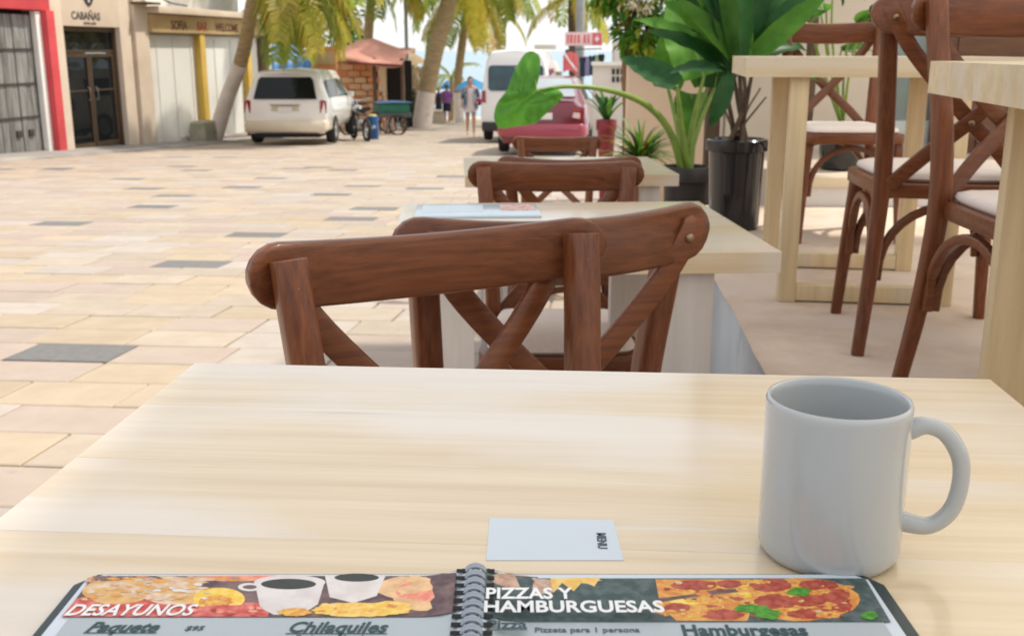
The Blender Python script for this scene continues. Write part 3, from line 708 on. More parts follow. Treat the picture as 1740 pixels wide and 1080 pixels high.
m_ = MB(); m_.box((1.56, .18, 1.5), (.4, .4, 5.6)); m_.box((4.0, .18, 1.5), (.42, .4, 5.6)); m_.box((4.62, .16, 1.5), (.56, .44, 5.6)); m_.box((2.775, .18, 2.89), (2.03, .4, 2.82))
m_.build('wall', WALLC, b2, bevel=.008)
m_ = MB(); m_.box((4.275, .3, 1.4), (.13, .1, 5.4)); m_.build('groove', mat('groove', (.30, .23, .17), None, 3, rough=.9), b2, smooth=0)
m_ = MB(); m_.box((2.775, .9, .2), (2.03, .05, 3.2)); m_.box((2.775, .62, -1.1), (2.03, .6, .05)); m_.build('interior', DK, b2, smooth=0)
m_ = MB()
for x in (1.80, 3.75): m_.box((x, .16, .18), (.09, .12, 2.6))
m_.box((2.775, .16, 1.43), (1.85, .1, .1)); m_.box((2.775, .16, .98), (1.85, .06, .06)); m_.build('door_frame', BRONZE, b2, bevel=.004)
for x, hs_ in ((2.31, 1), (3.24, -1)):
    m_ = MB()
    m_.box((x - .42, .16, -.06), (.07, .05, 2.0)); m_.box((x + .42, .16, -.06), (.07, .05, 2.0)); m_.box((x, .16, -.98), (.77, .05, .16)); m_.box((x, .16, .9), (.77, .05, .08)); m_.box((x, .165, .18), (.77, .03, .035))
    d_ = m_.build('door', BRONZE, b2, bevel=.003)
    m_ = MB(); m_.box((x, .17, -.04), (.78, .008, 1.84)); m_.build('pane', GLASS_D, d_, smooth=0)
    hx = x + .33 * hs_
    m_ = MB(); m_.tube([(hx, .13, -.02), (hx, .08, 0), (hx, .08, .22), (hx, .13, .24)], .016, 8); m_.build('handle', STEEL, d_)
m_ = MB(); m_.box((2.775, .165, 1.2), (1.9, .008, .4)); m_.build('transom_pane', GLASS_D, b2, smooth=0)
text('lettering', 'CABAÑAS', .215, SIGNB, b2, (2.06, -.024, 1.615), (R(90), 0, 0), bold=.004, ext=.003, sx=1.05)
text('lettering', 'HOTEL & SPA', .075, SIGNB, b2, (2.46, -.024, 1.515), (R(90), 0, 0), bold=.001, ext=.003)
m_ = MB(); shield = closed_spline([(0, -.27, 0), (.15, -.15, 0), (.20, .06, 0), (.15, .24, 0), (0, .27, 0), (-.15, .24, 0), (-.20, .06, 0), (-.15, -.15, 0)], 5)
Tm = Matrix.Translation((2.70, -.022, 2.15)) @ Matrix.Rotation(R(90), 4, 'X')
m_.prism([(p.x, p.y) for p in shield], -.004, .012, T=Tm); em = m_.build('emblem', SIGNB, b2)
m_ = MB(); m_.prism([(-.085, .15), (-.05, .15), (0, -.1), (.05, .15), (.085, .15), (.015, -.19), (-.015, -.19)], .0125, .016, T=Tm); m_.build('emblem_mark', WHITE, em, smooth=0)
m_ = MB(); m_.box((4.62, -.2, 2.02), (.6, .4, .05)); m_.build('ledge', BRONZE, b2, bevel=.01)
b3 = thing('white_bar', 'white walled bar front with yellow pillar and tan sign band', 'building', FAC0, FRZ)
m_ = MB(); m_.box((8.3, .3, .1), (6.78, .5, 2.58)); m_.box((8.3, 1.2, 3.6), (6.78, .4, 3.2)); m_.build('wall', WALLW, b3, smooth=0)
m_ = MB(); m_.box((8.3, .0, 1.60), (6.78, .3, .40)); m_.build('sign_band', TAN, b3, bevel=.01)
m_ = MB(); m_.box((8.3, .3, 1.90), (6.78, 1.3, .15)); m_.build('canopy', WALLC, b3, bevel=.015)
for x in (7.3, 9.9):
    m_ = MB(); m_.box((x, -.02, .09), (.26, .2, 2.6)); m_.build('pillar', YEL, b3, bevel=.012)
for x in (5.35, 6.1, 6.95, 8.2, 9.1):
    m_ = MB(); m_.box((x, .045, .05), (.03, .02, 2.45)); m_.build('panel_joint', mat('joint_grey', (.72, .705, .665), None, 3, rough=.8), b3, smooth=0)
m_ = MB(); m_.box((8.3, .02, 1.37), (6.7, .12, .05)); m_.build('lintel_rail', mat('lintel_grey', (.30, .27, .22), None, 3, rough=.8), b3, bevel=.005)
text('lettering', 'SOFIA', .30, mat('sign_brown', (.17, .075, .045), None, 4, rough=.8), b3, (5.75, -.154, 1.475), (R(90), 0, 0), bold=.006, ext=.003, sx=.95)
text('lettering', 'BAR', .30, mat('sign_red', (.42, .09, .06), None, 4, rough=.8), b3, (7.0, -.154, 1.475), (R(90), 0, 0), bold=.006, ext=.003, sx=.95)
text('lettering', 'WELCOME', .28, MATS['sign_brown'], b3, (7.95, -.154, 1.475), (R(90), 0, 0), bold=.005, ext=.003, sx=.95)
m_ = MB(); m_.tube(spline([fac(4.4, .15) + Vector((0, 0, 2.9)), fac(5.2, .3) + Vector((0, 0, 2.15)), fac(6.2, .35) + Vector((0, 0, 2.02))], 6), .018, 6)
tag(m_.build('power_cable', BLACK), 'black power cable drooping onto the bar canopy', 'cable')
# pavement strip at the foot of the facades
SW = mat('sidewalk_concrete', (.33, .305, .28), (.24, .22, .20), 1.8, rough=.85, bump=.3, spots=((.42, .38, .33), .7, .5, .6))
m_ = MB()
m_.loft([[(lambda p: (p.x, p.y, gz(p.y) + z))(fac(u, o)) for o, z in ((-.35, .055), (.95, .045), (1.02, .01), (1.02, -.1))] for u in range(-9, 13)], closed=False, caps=False)
tag(m_.build('sidewalk', SW, smooth=30), kind='structure')
m_ = MB(); p = fac(6.6, .35)
m_.loft([[(x * k, y * k, z) for x, y in rrect(.34, .22, .06, 2)] for k, z in ((1, 0), (1.06, .25), (.95, .46), (.7, .5))])
tag(m_.build('stone_planter', mat('planter_stone', (.42, .38, .30), (.26, .27, .19), 4, rough=.9, bump=.5), loc=(p.x, p.y, gz(p.y) + .04), rz=FRZ), 'mossy stone block at the foot of the limewashed palm', 'planter')

# ================================================================== PALMS
def frond_mesh(L, a0, droop, n, ll, seed, m, hang=.6):
    rs_ = random.Random(seed); b = MB(); pts = []; a = R(a0); p = Vector((0, 0, 0)); N = 14
    for i in range(N + 1):
        pts.append(p.copy()); a -= R(droop) / N * (.5 + i / N)
        p = p + Vector((math.cos(a), rs_.uniform(-.02, .02), math.sin(a))) * (L / N)
    b.tube(pts, [.034 * L / 4 * (1 - .85 * i / N) for i in range(N + 1)], 5, mi=1)
    for i in range(n):
        s = .10 + .9 * i / (n - 1); f = s * N; k = min(int(f), N - 1); q = pts[k].lerp(pts[k + 1], f - k); t = (pts[k + 1] - pts[k]).normalized()
        le = ll * (math.sin(math.pi * (.12 + .8 * s)) ** .7) * rs_.uniform(.8, 1.1)
        for sd_ in (-1, 1):
            if rs_.random() < .06: continue
            d1 = (Vector((0, sd_, 0)) + t * rs_.uniform(.45, .8) + Vector((0, 0, rs_.uniform(-.1, .25)))).normalized()
            d2 = (d1 * (1 - hang) + Vector((0, 0, -1)) * hang * rs_.uniform(.6, 1.3)).normalized()
            wv = (t - d1 * t.dot(d1)).normalized() * (.030 * L / 4)
            p1 = q + d1 * le * .45; p2 = p1 + d2 * le * .55
            b.add([q - wv * .5, q + wv * .5, p1 + wv, p1 - wv, p2], [(0, 1, 2, 3), (3, 2, 4)], 0)
    return b.mesh('frond', [m, STEM if m is FROND_G else FROND_Y], 0)
FR_UP = [frond_mesh(3.8, 55, 95, 54, .8, i, FROND_G, .45) for i in range(2)]
FR_MID = [frond_mesh(4.2, 18, 95, 58, .9, 10 + i, FROND_G, .6) for i in range(2)] + [frond_mesh(4.2, 20, 100, 58, .9, 14, FROND_Y, .65)]
FR_LOW = [frond_mesh(3.6, -25, 60, 84, .95, 20 + i, m, .75) for i, m in enumerate((FROND_G, FROND_Y, FROND_Y))]
def palm(label, path, rad, lime, nf, seed, scale=1.0, mixy=(4, 7, 7), bark=BARK, az0=None, group='coconut palms along the street', azs=None):
    base = Vector(path[0]); t = thing('palm_tree', label, 'tree', base, 0, group)
    pts = spline([Vector(p) - base for p in path], 12); N = len(pts)
    up = Vector((0, 1, 0))
    def trunk(a, b, name, m, k=1.0):
        q = MB(); q.tube(pts[a:b], [k * (rad[0] + (rad[1] - rad[0]) * (i / (N - 1)) ** .6) * (1 + .035 * (i % 2)) for i in range(a, b)], 12, up=(0, 1, 0)); q.build(name, m, t, smooth=60)
    c = next((i for i, p in enumerate(pts) if p.z > lime), N) if lime else 0
    if lime: trunk(0, min(c + 1, N), 'limewashed_trunk', LIME, 1.04)
    if c < N - 1: trunk(c, N, 'trunk', bark)
    top = pts[-1]; rs_ = random.Random(seed)
    q = MB(); q.ball((0, 0, 0), (.33 * scale, .33 * scale, .45 * scale), 10); q.build('crown_heart', BARK_D if bark is BARK_D else FROND_Y, t, loc=top)
    i = 0
    for kind, cnt in zip((FR_UP, FR_MID, FR_LOW), mixy):
        for k in range(cnt):
            o = link('frond', kind[rs_.randrange(len(kind))], t, top + Vector((0, 0, rs_.uniform(-.2, .2) * scale)))
            az = 360 * (k + rs_.uniform(.1, .9)) / cnt + 23 * i if azs is None else azs[i % len(azs)] + rs_.uniform(-8, 8)
            o.rotation_euler = (R(rs_.uniform(-14, 14)), R(rs_.uniform(-9, 9)), R(az)); s_ = scale * rs_.uniform(.85, 1.1)
            o.scale = (s_, s_, s_); i += 1
    return t
def pt(px, py, Y): return tuple(at(px, py, Y))
def base_pt(px, Y): d = (Y * CP - (gz(Y) - 1) * SP); return ((px - 870) / 1800 * d, Y, gz(Y) - .05)
Yp = 27.0
palm('coconut palm with limewashed lower trunk leaning over the white minivan', [base_pt(362, Yp), pt(385, 170, Yp - .2), pt(412, 95, Yp - .6), pt(430, 0, Yp - 1.2), pt(450, -95, Yp - 1.6)], (.20, .15), 1.95, 20, 4, .86, (4, 9, 20), azs=[-80, -30, 15, -60, 60, 0, -75, 35, -45, 80, -15])
Yp = 31
palm('brown coconut palm trunk rising behind the white minivan', [base_pt(438, Yp), pt(440, 100, Yp), pt(442, 0, Yp), pt(452, -170, Yp)], (.30, .26), 0, 16, 8, .85, (5, 8, 12), bark=BARK_D)
Yp = 40
palm('tall coconut palm with white base leaning right beside the thatched hut', [base_pt(716, Yp), pt(726, 150, Yp), pt(741, 80, Yp), pt(760, 15, Yp), pt(786, -110, Yp)], (.36, .27), 1.35, 14, 5, 1.0, (5, 9, 12))
Yp = 52
palm('slim coconut palm by the sea with crown over the white van', [base_pt(781, Yp), pt(778, 140, Yp), pt(786, 70, Yp), pt(795, 5, Yp), pt(803, -20, Yp)], (.22, .17), 1.4, 22, 21, 1.05, (6, 11, 12))
Yp = 44
palm('dark slim palm behind the grey pole with the dive signs', [base_pt(976, Yp), pt(974, 100, Yp), pt(972, 30, Yp), pt(974, -14, Yp)], (.2, .15), 0, 12, 31, .8, (4, 6, 5), bark=BARK_D)
Yp = 36
palm('far palm crown hanging above the red awning', [base_pt(622, Yp + 6), pt(626, 60, Yp + 6), pt(634, -30, Yp + 5), pt(640, -90, Yp + 5)], (.2, .16), 0, 10, 17, 1.0, (3, 5, 7))
# young palm tuft by the slim trunk
t = thing('young_palm', 'young green palm tuft beside the slim seaside trunk', 'plant', base_pt(768, 56)); t.location.z += 2.2
m_ = MB(); m_.tube([(0, 0, -2.2), (0, 0, .1)], [.14, .09], 8); m_.build('stem', BARK, t)
for k in range(9):
    o = link('frond', (FR_UP + FR_MID[:2])[k % 4], t); o.rotation_euler = (0, R(-8), R(40 * k + 11)); o.scale = (.5, .5, .5)

# ================================================================== FOLIAGE
def leaf_blade(b, base, direc, upv, L, W, droop=.6, fold=.25, n=8, prof=None, mi=0, wave=0.0, seed=0, rib=None):
    base = Vector(base); d = Vector(direc).normalized(); u = Vector(upv); s = d.cross(u).normalized(); u = s.cross(d).normalized()
    rows = []; mids = []; p = base.copy(); rs_ = random.Random(seed)
    if rib is not None: n *= 3
    for i in range(n + 1):
        t = i / n
        w_ = W * (prof(t) if prof else math.sin(math.pi * min(1, t * .96 + .03)) ** .8 * (1 - .35 * t)) * .5
        wv = u * wave * W * (math.sin(i * 2.1 + seed) if rib is None else .8 * math.sin(i * .9 + seed) + .35 * (i % 2))
        mids.append(p - u * (.003 if rib is not None else 0))
        rows.append([p - s * w_ + u * (w_ * fold) + wv, p - s * w_ * .5 + u * (w_ * fold * .4), p.copy(), p + s * w_ * .5 + u * (w_ * fold * .4), p + s * w_ + u * (w_ * fold) - wv])
        ang = -droop / n * (.4 + 1.2 * t); d2 = d * math.cos(ang) + u * math.sin(ang); u = (u * math.cos(ang) - d * math.sin(ang)); d = d2.normalized()
        p = p + d * (L / n)
    b.loft(rows, mi, caps=False, closed=False)
    if rib is not None:
        b.tube([q + (mids[1] - mids[0]).cross(Vector((0, 0, 1))) * 0 for q in mids], [W * .022 * (1 - .9 * k / n) for k in range(n + 1)], 5, mi=rib)
def leaf_cloud(b, centres, count, size, seed, nm=1, flat=.35):
    rs_ = random.Random(seed)
    for k in range(count):
        c, r = centres[rs_.randrange(len(centres))]
        v = Vector((rs_.gauss(0, 1), rs_.gauss(0, 1), rs_.gauss(0, 1))).normalized() * (r * rs_.uniform(.25, 1) ** .6)
        p = Vector(c) + Vector((v.x, v.y, v.z * .8))
        d = (v.normalized() + Vector((rs_.uniform(-1, 1), rs_.uniform(-1, 1), rs_.uniform(-1.1, .4)))).normalized()
        u = (Vector((0, 0, 1)) + Vector((rs_.uniform(-.7, .7), rs_.uniform(-.7, .7), 0))).normalized()
        s = d.cross(u).normalized(); L = size * rs_.uniform(.6, 1.3); W = L * .42; n_ = s.cross(d)
        b.add([p, p + d * L * .5 + s * W * .5 + n_ * W * .12, p + d * L - n_ * L * .15, p + d * L * .5 - s * W * .5 + n_ * W * .12, p + d * L * .5], [(0, 1, 4), (1, 2, 4), (2, 3, 4), (3, 0, 4)], rs_.randrange(nm))
def pot(name, label, loc, r0, r1, h, m, soil=True, lip=.02, n=28, group=None):
    t = thing(name, label, 'plant pot', loc, 0, group)
    b = MB(); b.lathe([(.001, 0), (r0, 0), (r0 * 1.02, h * .05), (r0 + (r1 - r0) * .35, h * .4), (r0 + (r1 - r0) * .38, h * .43), (r0 + (r1 - r0) * .36, h * .46), (r1 * .97, h * .84), (r1 * .98, h * .86), (r1 + lip, h * .875), (r1 + lip, h * .985), (r1 + lip - .006, h), (r1 - .01, h), (r1 - .018, h * .93), (.001, h * .93)], n); b.build('body', m, t, smooth=35)
    b = MB(); b.lathe([(.0005, h * .945), (r1 * .6, h * .95), (r1 - .016, h * .935)], 16); b.build('soil', mat('soil', (.06, .045, .03), (.03, .02, .014), 30, rough=.95, bump=.6), t)
    return t

# elephant-ear in the brown pot, at the end of the terrace
YB_ = 6.15; pb = at(1166, 288, YB_); gr = gz(YB_ )
POTB = mat('pot_brown', (.030, .024, .022), (.018, .014, .013), 8, rough=.45)
pot('brown_pot', 'dark brown pot holding the elephant ear plant', (pb.x, pb.y, gr), .115, .13, pb.z - gr + .02, POTB, lip=.012)
ee = thing('elephant_ear_plant', 'elephant ear plant with one big bright leaf reaching over the street', 'plant', (pb.x, pb.y, pb.z - .02))
def rel(px, py, Y): return at(px, py, Y) - Vector((pb.x, pb.y, pb.z - .02))
def stalk(pts, r0, r1, name='stalk', m=STEM):
    b = MB(); q = spline(pts, 8); b.tube(q, [r0 + (r1 - r0) * i / (len(q) - 1) for i in range(len(q))], 8, up=(0, 1, 0)); return b.build(name, m, ee, smooth=60)
stalk([(-.01, 0, -.03), rel(1140, 228, YB_ - .1), rel(1100, 180, YB_ - .25), rel(1040, 155, YB_ - .42), rel(970, 147, YB_ - .55), rel(912, 154, YB_ - .62)], .024, .0085)
out = [(912, 154), (917, 128), (918, 100), (911, 90), (902, 87), (891, 93), (880, 110), (869, 132), (862, 152), (850, 168), (842, 182), (839, 200), (843, 213), (852, 220), (872, 216), (893, 213), (910, 209), (924, 197), (940, 181), (951, 172), (957, 162), (948, 152), (935, 149)]
YL = YB_ - .62
op = closed_spline([at(x, y, YL) for x, y in out], 3); C0 = at(884, 176, YL)
rows = []; N = len(op); J = at(912, 154, YL)
for ring_i in range(9):
    k = 1 - ring_i / 8 * .999; row = []
    for i, p in enumerate(op):
        q = C0.lerp(p, k); rel_ = q - J; r_ = math.hypot(rel_.x, rel_.z); a = math.atan2(rel_.z, rel_.x)
        ridge = -abs(math.sin(a * 7)) * .017 * min(1, r_ / .1) + .012 * math.sin(i * .9) * k ** 4
        dy = .10 * (r_ / .3) ** 2 + ridge + (-.05 if rel_.z < 0 else .06) * min(1, r_ / .25) * abs(math.sin(a - R(205)))
        row.append((q.x, q.y + dy, q.z))
    rows.append(row)
b = MB(); b.loft(rows, 0, caps=False, closed=True); lf = b.build('leaf', GREEN_B, ee, smooth=80); lf.location = -Vector((pb.x, pb.y, pb.z - .02))
b = MB(); Pv = lambda x, y, o=-.012: at(x, y, YL + o) - ee.location
for tip in ((850, 205), (906, 98), (945, 162)):
    e_ = at(*tip, YL); mid = at((tip[0] + 912) / 2, (tip[1] + 154) / 2 + 2, YL)
    def sk_(q): r_ = math.hypot(q.x - J.x, q.z - J.z); a = math.atan2(q.z - J.z, q.x - J.x); return Vector((q.x, q.y + .10 * (r_ / .3) ** 2 - .004 + (-.05 if q.z < J.z else .06) * min(1, r_ / .25) * abs(math.sin(a - R(205))), q.z)) - ee.location
    b.tube(spline([J - ee.location + Vector((0, -.006, 0)), sk_(mid), sk_(e_)], 5), [.0035 - .0027 * i / 10 for i in range(11)], 5)
b.build('leaf_veins', mat('vein_green', (.24, .42, .07), None, 9, rough=.4), lf).location = Vector((pb.x, pb.y, pb.z - .02))
HEART = lambda t: (math.sin(math.pi * min(1, .18 + t * .82)) ** .75) * (1.15 - .5 * t)
ups = [((1196, 130), (1170, 50), .55, .34, GREEN_M, .5, -.1), ((1150, 145), (1085, 108), .42, .15, GREEN_D, .3, -.25), ((1214, 150), (1232, 60), .5, .24, GREEN_D, .6, .1), ((1176, 160), (1170, 205), .30, .20, GREEN_M, .2, .25), ((1205, 140), (1180, 20), .5, .26, GREEN_M, .8, .15), ((1135, 150), (1150, 40), .5, .22, GREEN_M, .5, .2)]
for i, (bp_, tp_, L, W, m, dr, dy) in enumerate(ups):
    q = rel(*bp_, YB_ + dy)
    stalk([(.02 * math.sin(i * 2), .015 * math.cos(i * 2), -.03), (q * .5) + Vector((-.01 * (q.x > 0), 0, .02)), q], .02, .009)
    b = MB(); d = rel(*tp_, YB_ + dy * .4) - q; leaf_blade(b, q, d, (d.z * -.3 - .15 * (i % 2), -.8, .55), L, W, dr, .35, 10, HEART, wave=.05, seed=i, rib=1); b.build('leaf', [m, STEM], ee, smooth=80)
# tall leafy plant in the glossy black pot
pk = at(1243, 392, 4.62); pk.z = TZ
POTK = mat('pot_black', (.008, .009, .011), (.014, .015, .018), 5, rough=.14, coat=.4)
bpot = pot('black_pot', 'glossy black ribbed pot beside the box-framed terrace table', (.99, 4.70, TZ), .108, .126, .395, POTK, lip=.010)
tp_ = thing('tall_leafy_plant', 'tall plant with long dark leaves on woody stems in the glossy black pot', 'plant', (.99, 4.70, TZ + .375))
rs_ = random.Random(4)
WOOD = mat('woody_stem', (.13, .085, .055), (.06, .04, .028), 14, rough=.85, bump=.5)
for i, (x, y) in enumerate([(1228, 130), (1245, 118), (1262, 110), (1278, 125), (1292, 150), (1302, 165), (1222, 150), (1255, 95)]):
    e = at(x, y, 4.70 + .12 * math.sin(i * 1.9)) - tp_.location; b = MB()
    q = spline([(.05 * math.sin(i * 2.2), .05 * math.cos(i * 2.2), -.02), e * .5 + Vector((.02 * math.sin(i), 0, 0)), e], 5)
    b.tube(q, [(.013 if i < 4 or i == 7 else .006) * (1 - .4 * k / 10) for k in range(11)], 7); b.build('stem', WOOD, tp_, smooth=60)
LONG = lambda t: (math.sin(math.pi * min(1, .06 + t * .93)) ** .7)
blades = [((1240, 118), (1160, 55), .42, .15, 1), ((1246, 110), (1200, 5), .5, .15, 0), ((1252, 105), (1240, -30), .55, .16, 0), ((1258, 105), (1290, -30), .55, .15, 1), ((1262, 108), (1335, 10), .5, .15, 1), ((1262, 114), (1345, 65), .44, .13, 1), ((1250, 120), (1190, 110), .36, .14, 1), ((1240, 125), (1222, 185), .24, .15, 1), ((1258, 120), (1320, 110), .36, .12, 1), ((1236, 112), (1130, 30), .52, .17, 0), ((1250, 100), (1215, -60), .6, .15, 1), ((1256, 98), (1265, -80), .6, .15, 0), ((1262, 104), (1310, -50), .55, .16, 1), ((1268, 104), (1352, -20), .5, .14, 1)]
rb_ = random.Random(12)
blades = [(a_, c_, L, W * .52, m) for i_, (a_, c_, L, W, m) in enumerate(blades)] + [((1240 + rb_.uniform(-6, 26), 112 + rb_.uniform(-8, 12)), (1255 + rb_.uniform(-120, 110), rb_.uniform(-90, 60)), rb_.uniform(.4, .58), rb_.uniform(.07, .11), int(rb_.random() < .5)) for _ in range(22)]
for i, (p0, p1, L, W, m) in enumerate(blades):
    Y0 = 4.70 + .16 * math.sin(i * 2.4); q = at(*p0, Y0) - tp_.location; d = at(*p1, Y0 - .12 * math.cos(i * 1.7)) - tp_.location - q
    b = MB(); leaf_blade(b, q, d, (.3 * math.sin(i), -.75, .6), L, W, .7 + .2 * (i % 3), .35, 10, LONG, wave=.06, seed=i, rib=1); b.build('leaf', [(GREEN_M, GREEN_D)[m], STEM], tp_, smooth=80)

# leafy flowering tree behind the planters, crown over the street edge
tr = thing('flowering_tree', 'leafy tree with pale blossoms behind the elephant ear plant', 'tree', (1.02, 9.7, gz(9.7)))
m_ = MB(); q = spline([(0, 0, 0), (.01, 0, .8), (-.01, 0, 1.5), (.08, 0, 2.1)], 8)
m_.tube(q, [.030 * (1 + .22 * (i % 4 == 0)) for i in range(len(q))], 8); m_.build('trunk', mat('bamboo_brown', (.26, .13, .06), (.15, .07, .035), 8, (1, 1, .3), rough=.6), tr)
m_ = MB()
for e in ((.7, .2, 2.3), (-.25, -.1, 2.0), (.4, -.3, 2.6), (1.1, .1, 2.2)): m_.tube(spline([(0, 0, 1.4), (e[0] * .5, e[1] * .5, 1.75), e], 5), [.02 - .0012 * k for k in range(11)], 6)
m_.build('limb', BARK_D, tr)
cen = [((.25 + .28 * k, .3 * math.sin(k * 2), 2.05 + .28 * math.sin(k * 1.3)), .40) for k in range(0, 6)] + [((.12, 0, 1.62), .22), ((.75, 0, 1.6), .33), ((-.12, 0, 1.95), .2), ((.5, 0, 2.6), .5), ((1.1, 0, 1.65), .3), ((0, 0, 2.5), .35)]
m_ = MB(); leaf_cloud(m_, cen, 5200, .125, 3, 3); m_.build('crown', [GREEN_M, GREEN_Y, GREEN_B], tr, smooth=0)
m_ = MB(); leaf_cloud(m_, [((.62, -.3, 1.72), .3), ((.45, -.3, 1.95), .25), ((.05, -.3, 1.9), .18)], 420, .05, 9, 1); m_.build('blossom', mat('blossom', (.78, .66, .46), (.8, .74, .62), 8, rough=.7, trans=.2), tr, smooth=0)
# more planting up against the cafe wall
tr2 = thing('dark_shrub', 'dark green shrub filling the corner above the cafe wall', 'plant', (1.75, 6.55, gz(6.5)))
m_ = MB(); m_.tube(spline([(0, 0, 0), (.05, 0, 1.2), (0, 0, 2.1)], 6), .035, 7); m_.build('trunk', BARK_D, tr2)
m_ = MB(); leaf_cloud(m_, [((-.2, 0, 2.0), .3), ((.1, 0, 2.2), .35), ((-.45, 0, 2.15), .25)], 500, .13, 13, 2); m_.build('crown', [GREEN_D, GREEN_M], tr2, smooth=0)
m_ = MB(); m_.box((0, 0, .0), (1.3, .14, 2.6)); lw = thing('garden_wall', 'plain beige garden wall behind the spiky bush', 'wall', (1.62, 9.25, .84 - .74 - .55)); 
m_ = MB(); m_.box((0, 0, .6), (1.28, .16, 1.48)); m_.build('wall', mat('beige_panel', (.68, .53, .39), (.62, .47, .34), 1.5, rough=.8, bump=.1), lw, bevel=.01)
m_ = MB(); m_.box((0, -.02, 1.355), (1.31, .2, .03)); m_.build('coping', WALLC, lw, bevel=.005)
# spiky bush
sb_ = thing('spiky_bush', 'low spiky bush of green and reddish leaves at the foot of the beige wall', 'plant', at(1088, 272, 7.2))
def spikes(par, n, L, W, seed, mats_, el=(15, 80)):
    rs_ = random.Random(seed)
    for i in range(n):
        az = 2.4 * i; e = R(rs_.uniform(*el)); d = Vector((math.cos(az) * math.cos(e), math.sin(az) * math.cos(e), math.sin(e)))
        b = MB(); leaf_blade(b, (.02 * d.x, .02 * d.y, 0), d, (0, 0, 1), L * rs_.uniform(.7, 1.1), W, rs_.uniform(.5, 1.3), .3, 7, lambda t: (1 - t) ** .5 * min(1, .5 + 3 * t), seed=i); b.build('leaf', mats_[i % len(mats_)], par, smooth=80)
REDL = mat('leaf_red', (.12, .055, .03), (.05, .03, .02), 9, rough=.4, trans=.15, rnd=.3)
spikes(sb_, 110, .33, .032, 6, [GREEN_M, GREEN_Y, REDL, GREEN_M, GREEN_B])
m_ = MB(); m_.lathe([(.001, -.48), (.1, -.48), (.13, -.02), (.115, -.015), (.001, -.03)], 18)
zb = gz(7.2) - sb_.location.z
tag(m_.build('clay_bowl', mat('clay', (.30, .14, .08), (.22, .1, .06), 8, rough=.8), loc=sb_.location, smooth=40), 'clay pot under the low spiky bush', 'plant pot').scale = (1, 1, -zb / .48)
# red pot and its dark plant
pr_ = at(1030, 242, 11.2); pr_.z = gz(11.2)
top = at(1030, 203, 11.2).z
pot('red_pot', 'red tapered pot beyond the spiky bush', tuple(pr_), .062, .098, top - pr_.z, mat('pot_red', (.27, .022, .035), (.2, .016, .025), 6, rough=.35), lip=.012)
dp = thing('dark_potted_plant', 'dark upright plant in the red tapered pot', 'plant', (pr_.x, pr_.y, top - .03)); spikes(dp, 18, .44, .075, 7, [GREEN_D, GREEN_D, GREEN_M], (58, 89))
# plant with lobed leaves on the upper step, in a small black pot
pot('small_black_pot', 'small black pot on the back step under a yellow-green plant', (1.76, 5.72, .39), .105, .125, .235, POTK, lip=.006)
lp_ = thing('lobed_leaf_plant', 'yellow-green plant with lobed leaves behind the far terrace chair', 'plant', (1.76, 5.72, .6))
rs_ = random.Random(8)
for i, (x, y, L) in enumerate([(1380, 60, .2), (1404, 20, .2), (1415, -20, .26), (1395, 110, .15), (1455, 38, .34), (1480, 22, .3), (1390, -30, .25), (1430, 85, .18), (1370, 15, .22)]):
    Yk = 5.72 - .2 * math.sin(i * 1.7); e = at(x, y, Yk) - lp_.location
    b = MB(); b.tube(spline([(0, 0, 0), e * .55 + Vector((-.03, 0, .06)), e], 6), [.008 - .0003 * k for k in range(13)], 6); b.build('stalk', STEM, lp_, smooth=60)
    b = MB(); d0 = Vector((.9 * (1 if x > 1405 else -1), -.3, .2))
    for a_ in (-60, -25, 0, 25, 60): leaf_blade(b, e, Matrix.Rotation(R(a_), 3, (0, .6, .8)) @ d0, (0, -.5, .8), L * (1 - abs(a_) / 140), L * .3, .8, .2, 6, seed=i)
    b.build('leaf', (GREEN_Y, GREEN_M, GREEN_D)[i % 3], lp_, smooth=80)
# ================================================================== VEHICLES
CARW = mat('van_paint', (.82, .795, .735), (.78, .755, .695), .8, rough=.22, coat=.6)
CARW2 = mat('van_white', (.83, .83, .82), (.79, .79, .78), .8, rough=.22, coat=.6)
CARR = mat('car_red', (.17, .008, .022), (.15, .007, .018), .8, rough=.2, coat=.8)
LAMPR = mat('lamp_red', (.35, .012, .02), (.2, .008, .012), 20, rough=.12, coat=.5)
LAMPW = mat('lamp_pale', (.75, .6, .6), None, 20, rough=.15, coat=.5)
TRIM = mat('grey_trim', (.09, .09, .09), None, 6, rough=.6)
HUB = mat('hub_grey', (.42, .42, .41), (.3, .3, .3), 12, rough=.4, metal=.5)
WINB = mat('window_blue', (.03, .10, .12), (.012, .03, .04), 1.6, rough=.06, spec=.8)
WINS = mat('window_sky_reflection', (.46, .50, .53), (.36, .40, .43), 1.0, rough=.08, spec=.8)  # pale tone carries the sky's reflection on the red car's rear window
def body_mesh(stn, m, T=None):
    """stn: rings of half-profile points (x>=0) from floor centre to roof centre."""
    b = MB(); rings = []
    for s in stn:
        rings.append([(x, y, z) for x, y, z in s] + [(-x, y, z) for x, y, z in reversed(s[1:-1])])
    b.loft(rings, caps=False); h = len(stn[0]); n = len(rings[0])
    for e in (0, (len(stn) - 1) * n):
        for i in range(h - 1):
            a, c = e + i, e + i + 1; a2 = e + (n - i) % n; c2 = e + (n - i - 1) % n
            f = []
            for q in (a, c, c2, a2):
                if q not in f: f.append(q)
            if len(f) > 2: b.f.append(f); b.m.append(0)
    return b
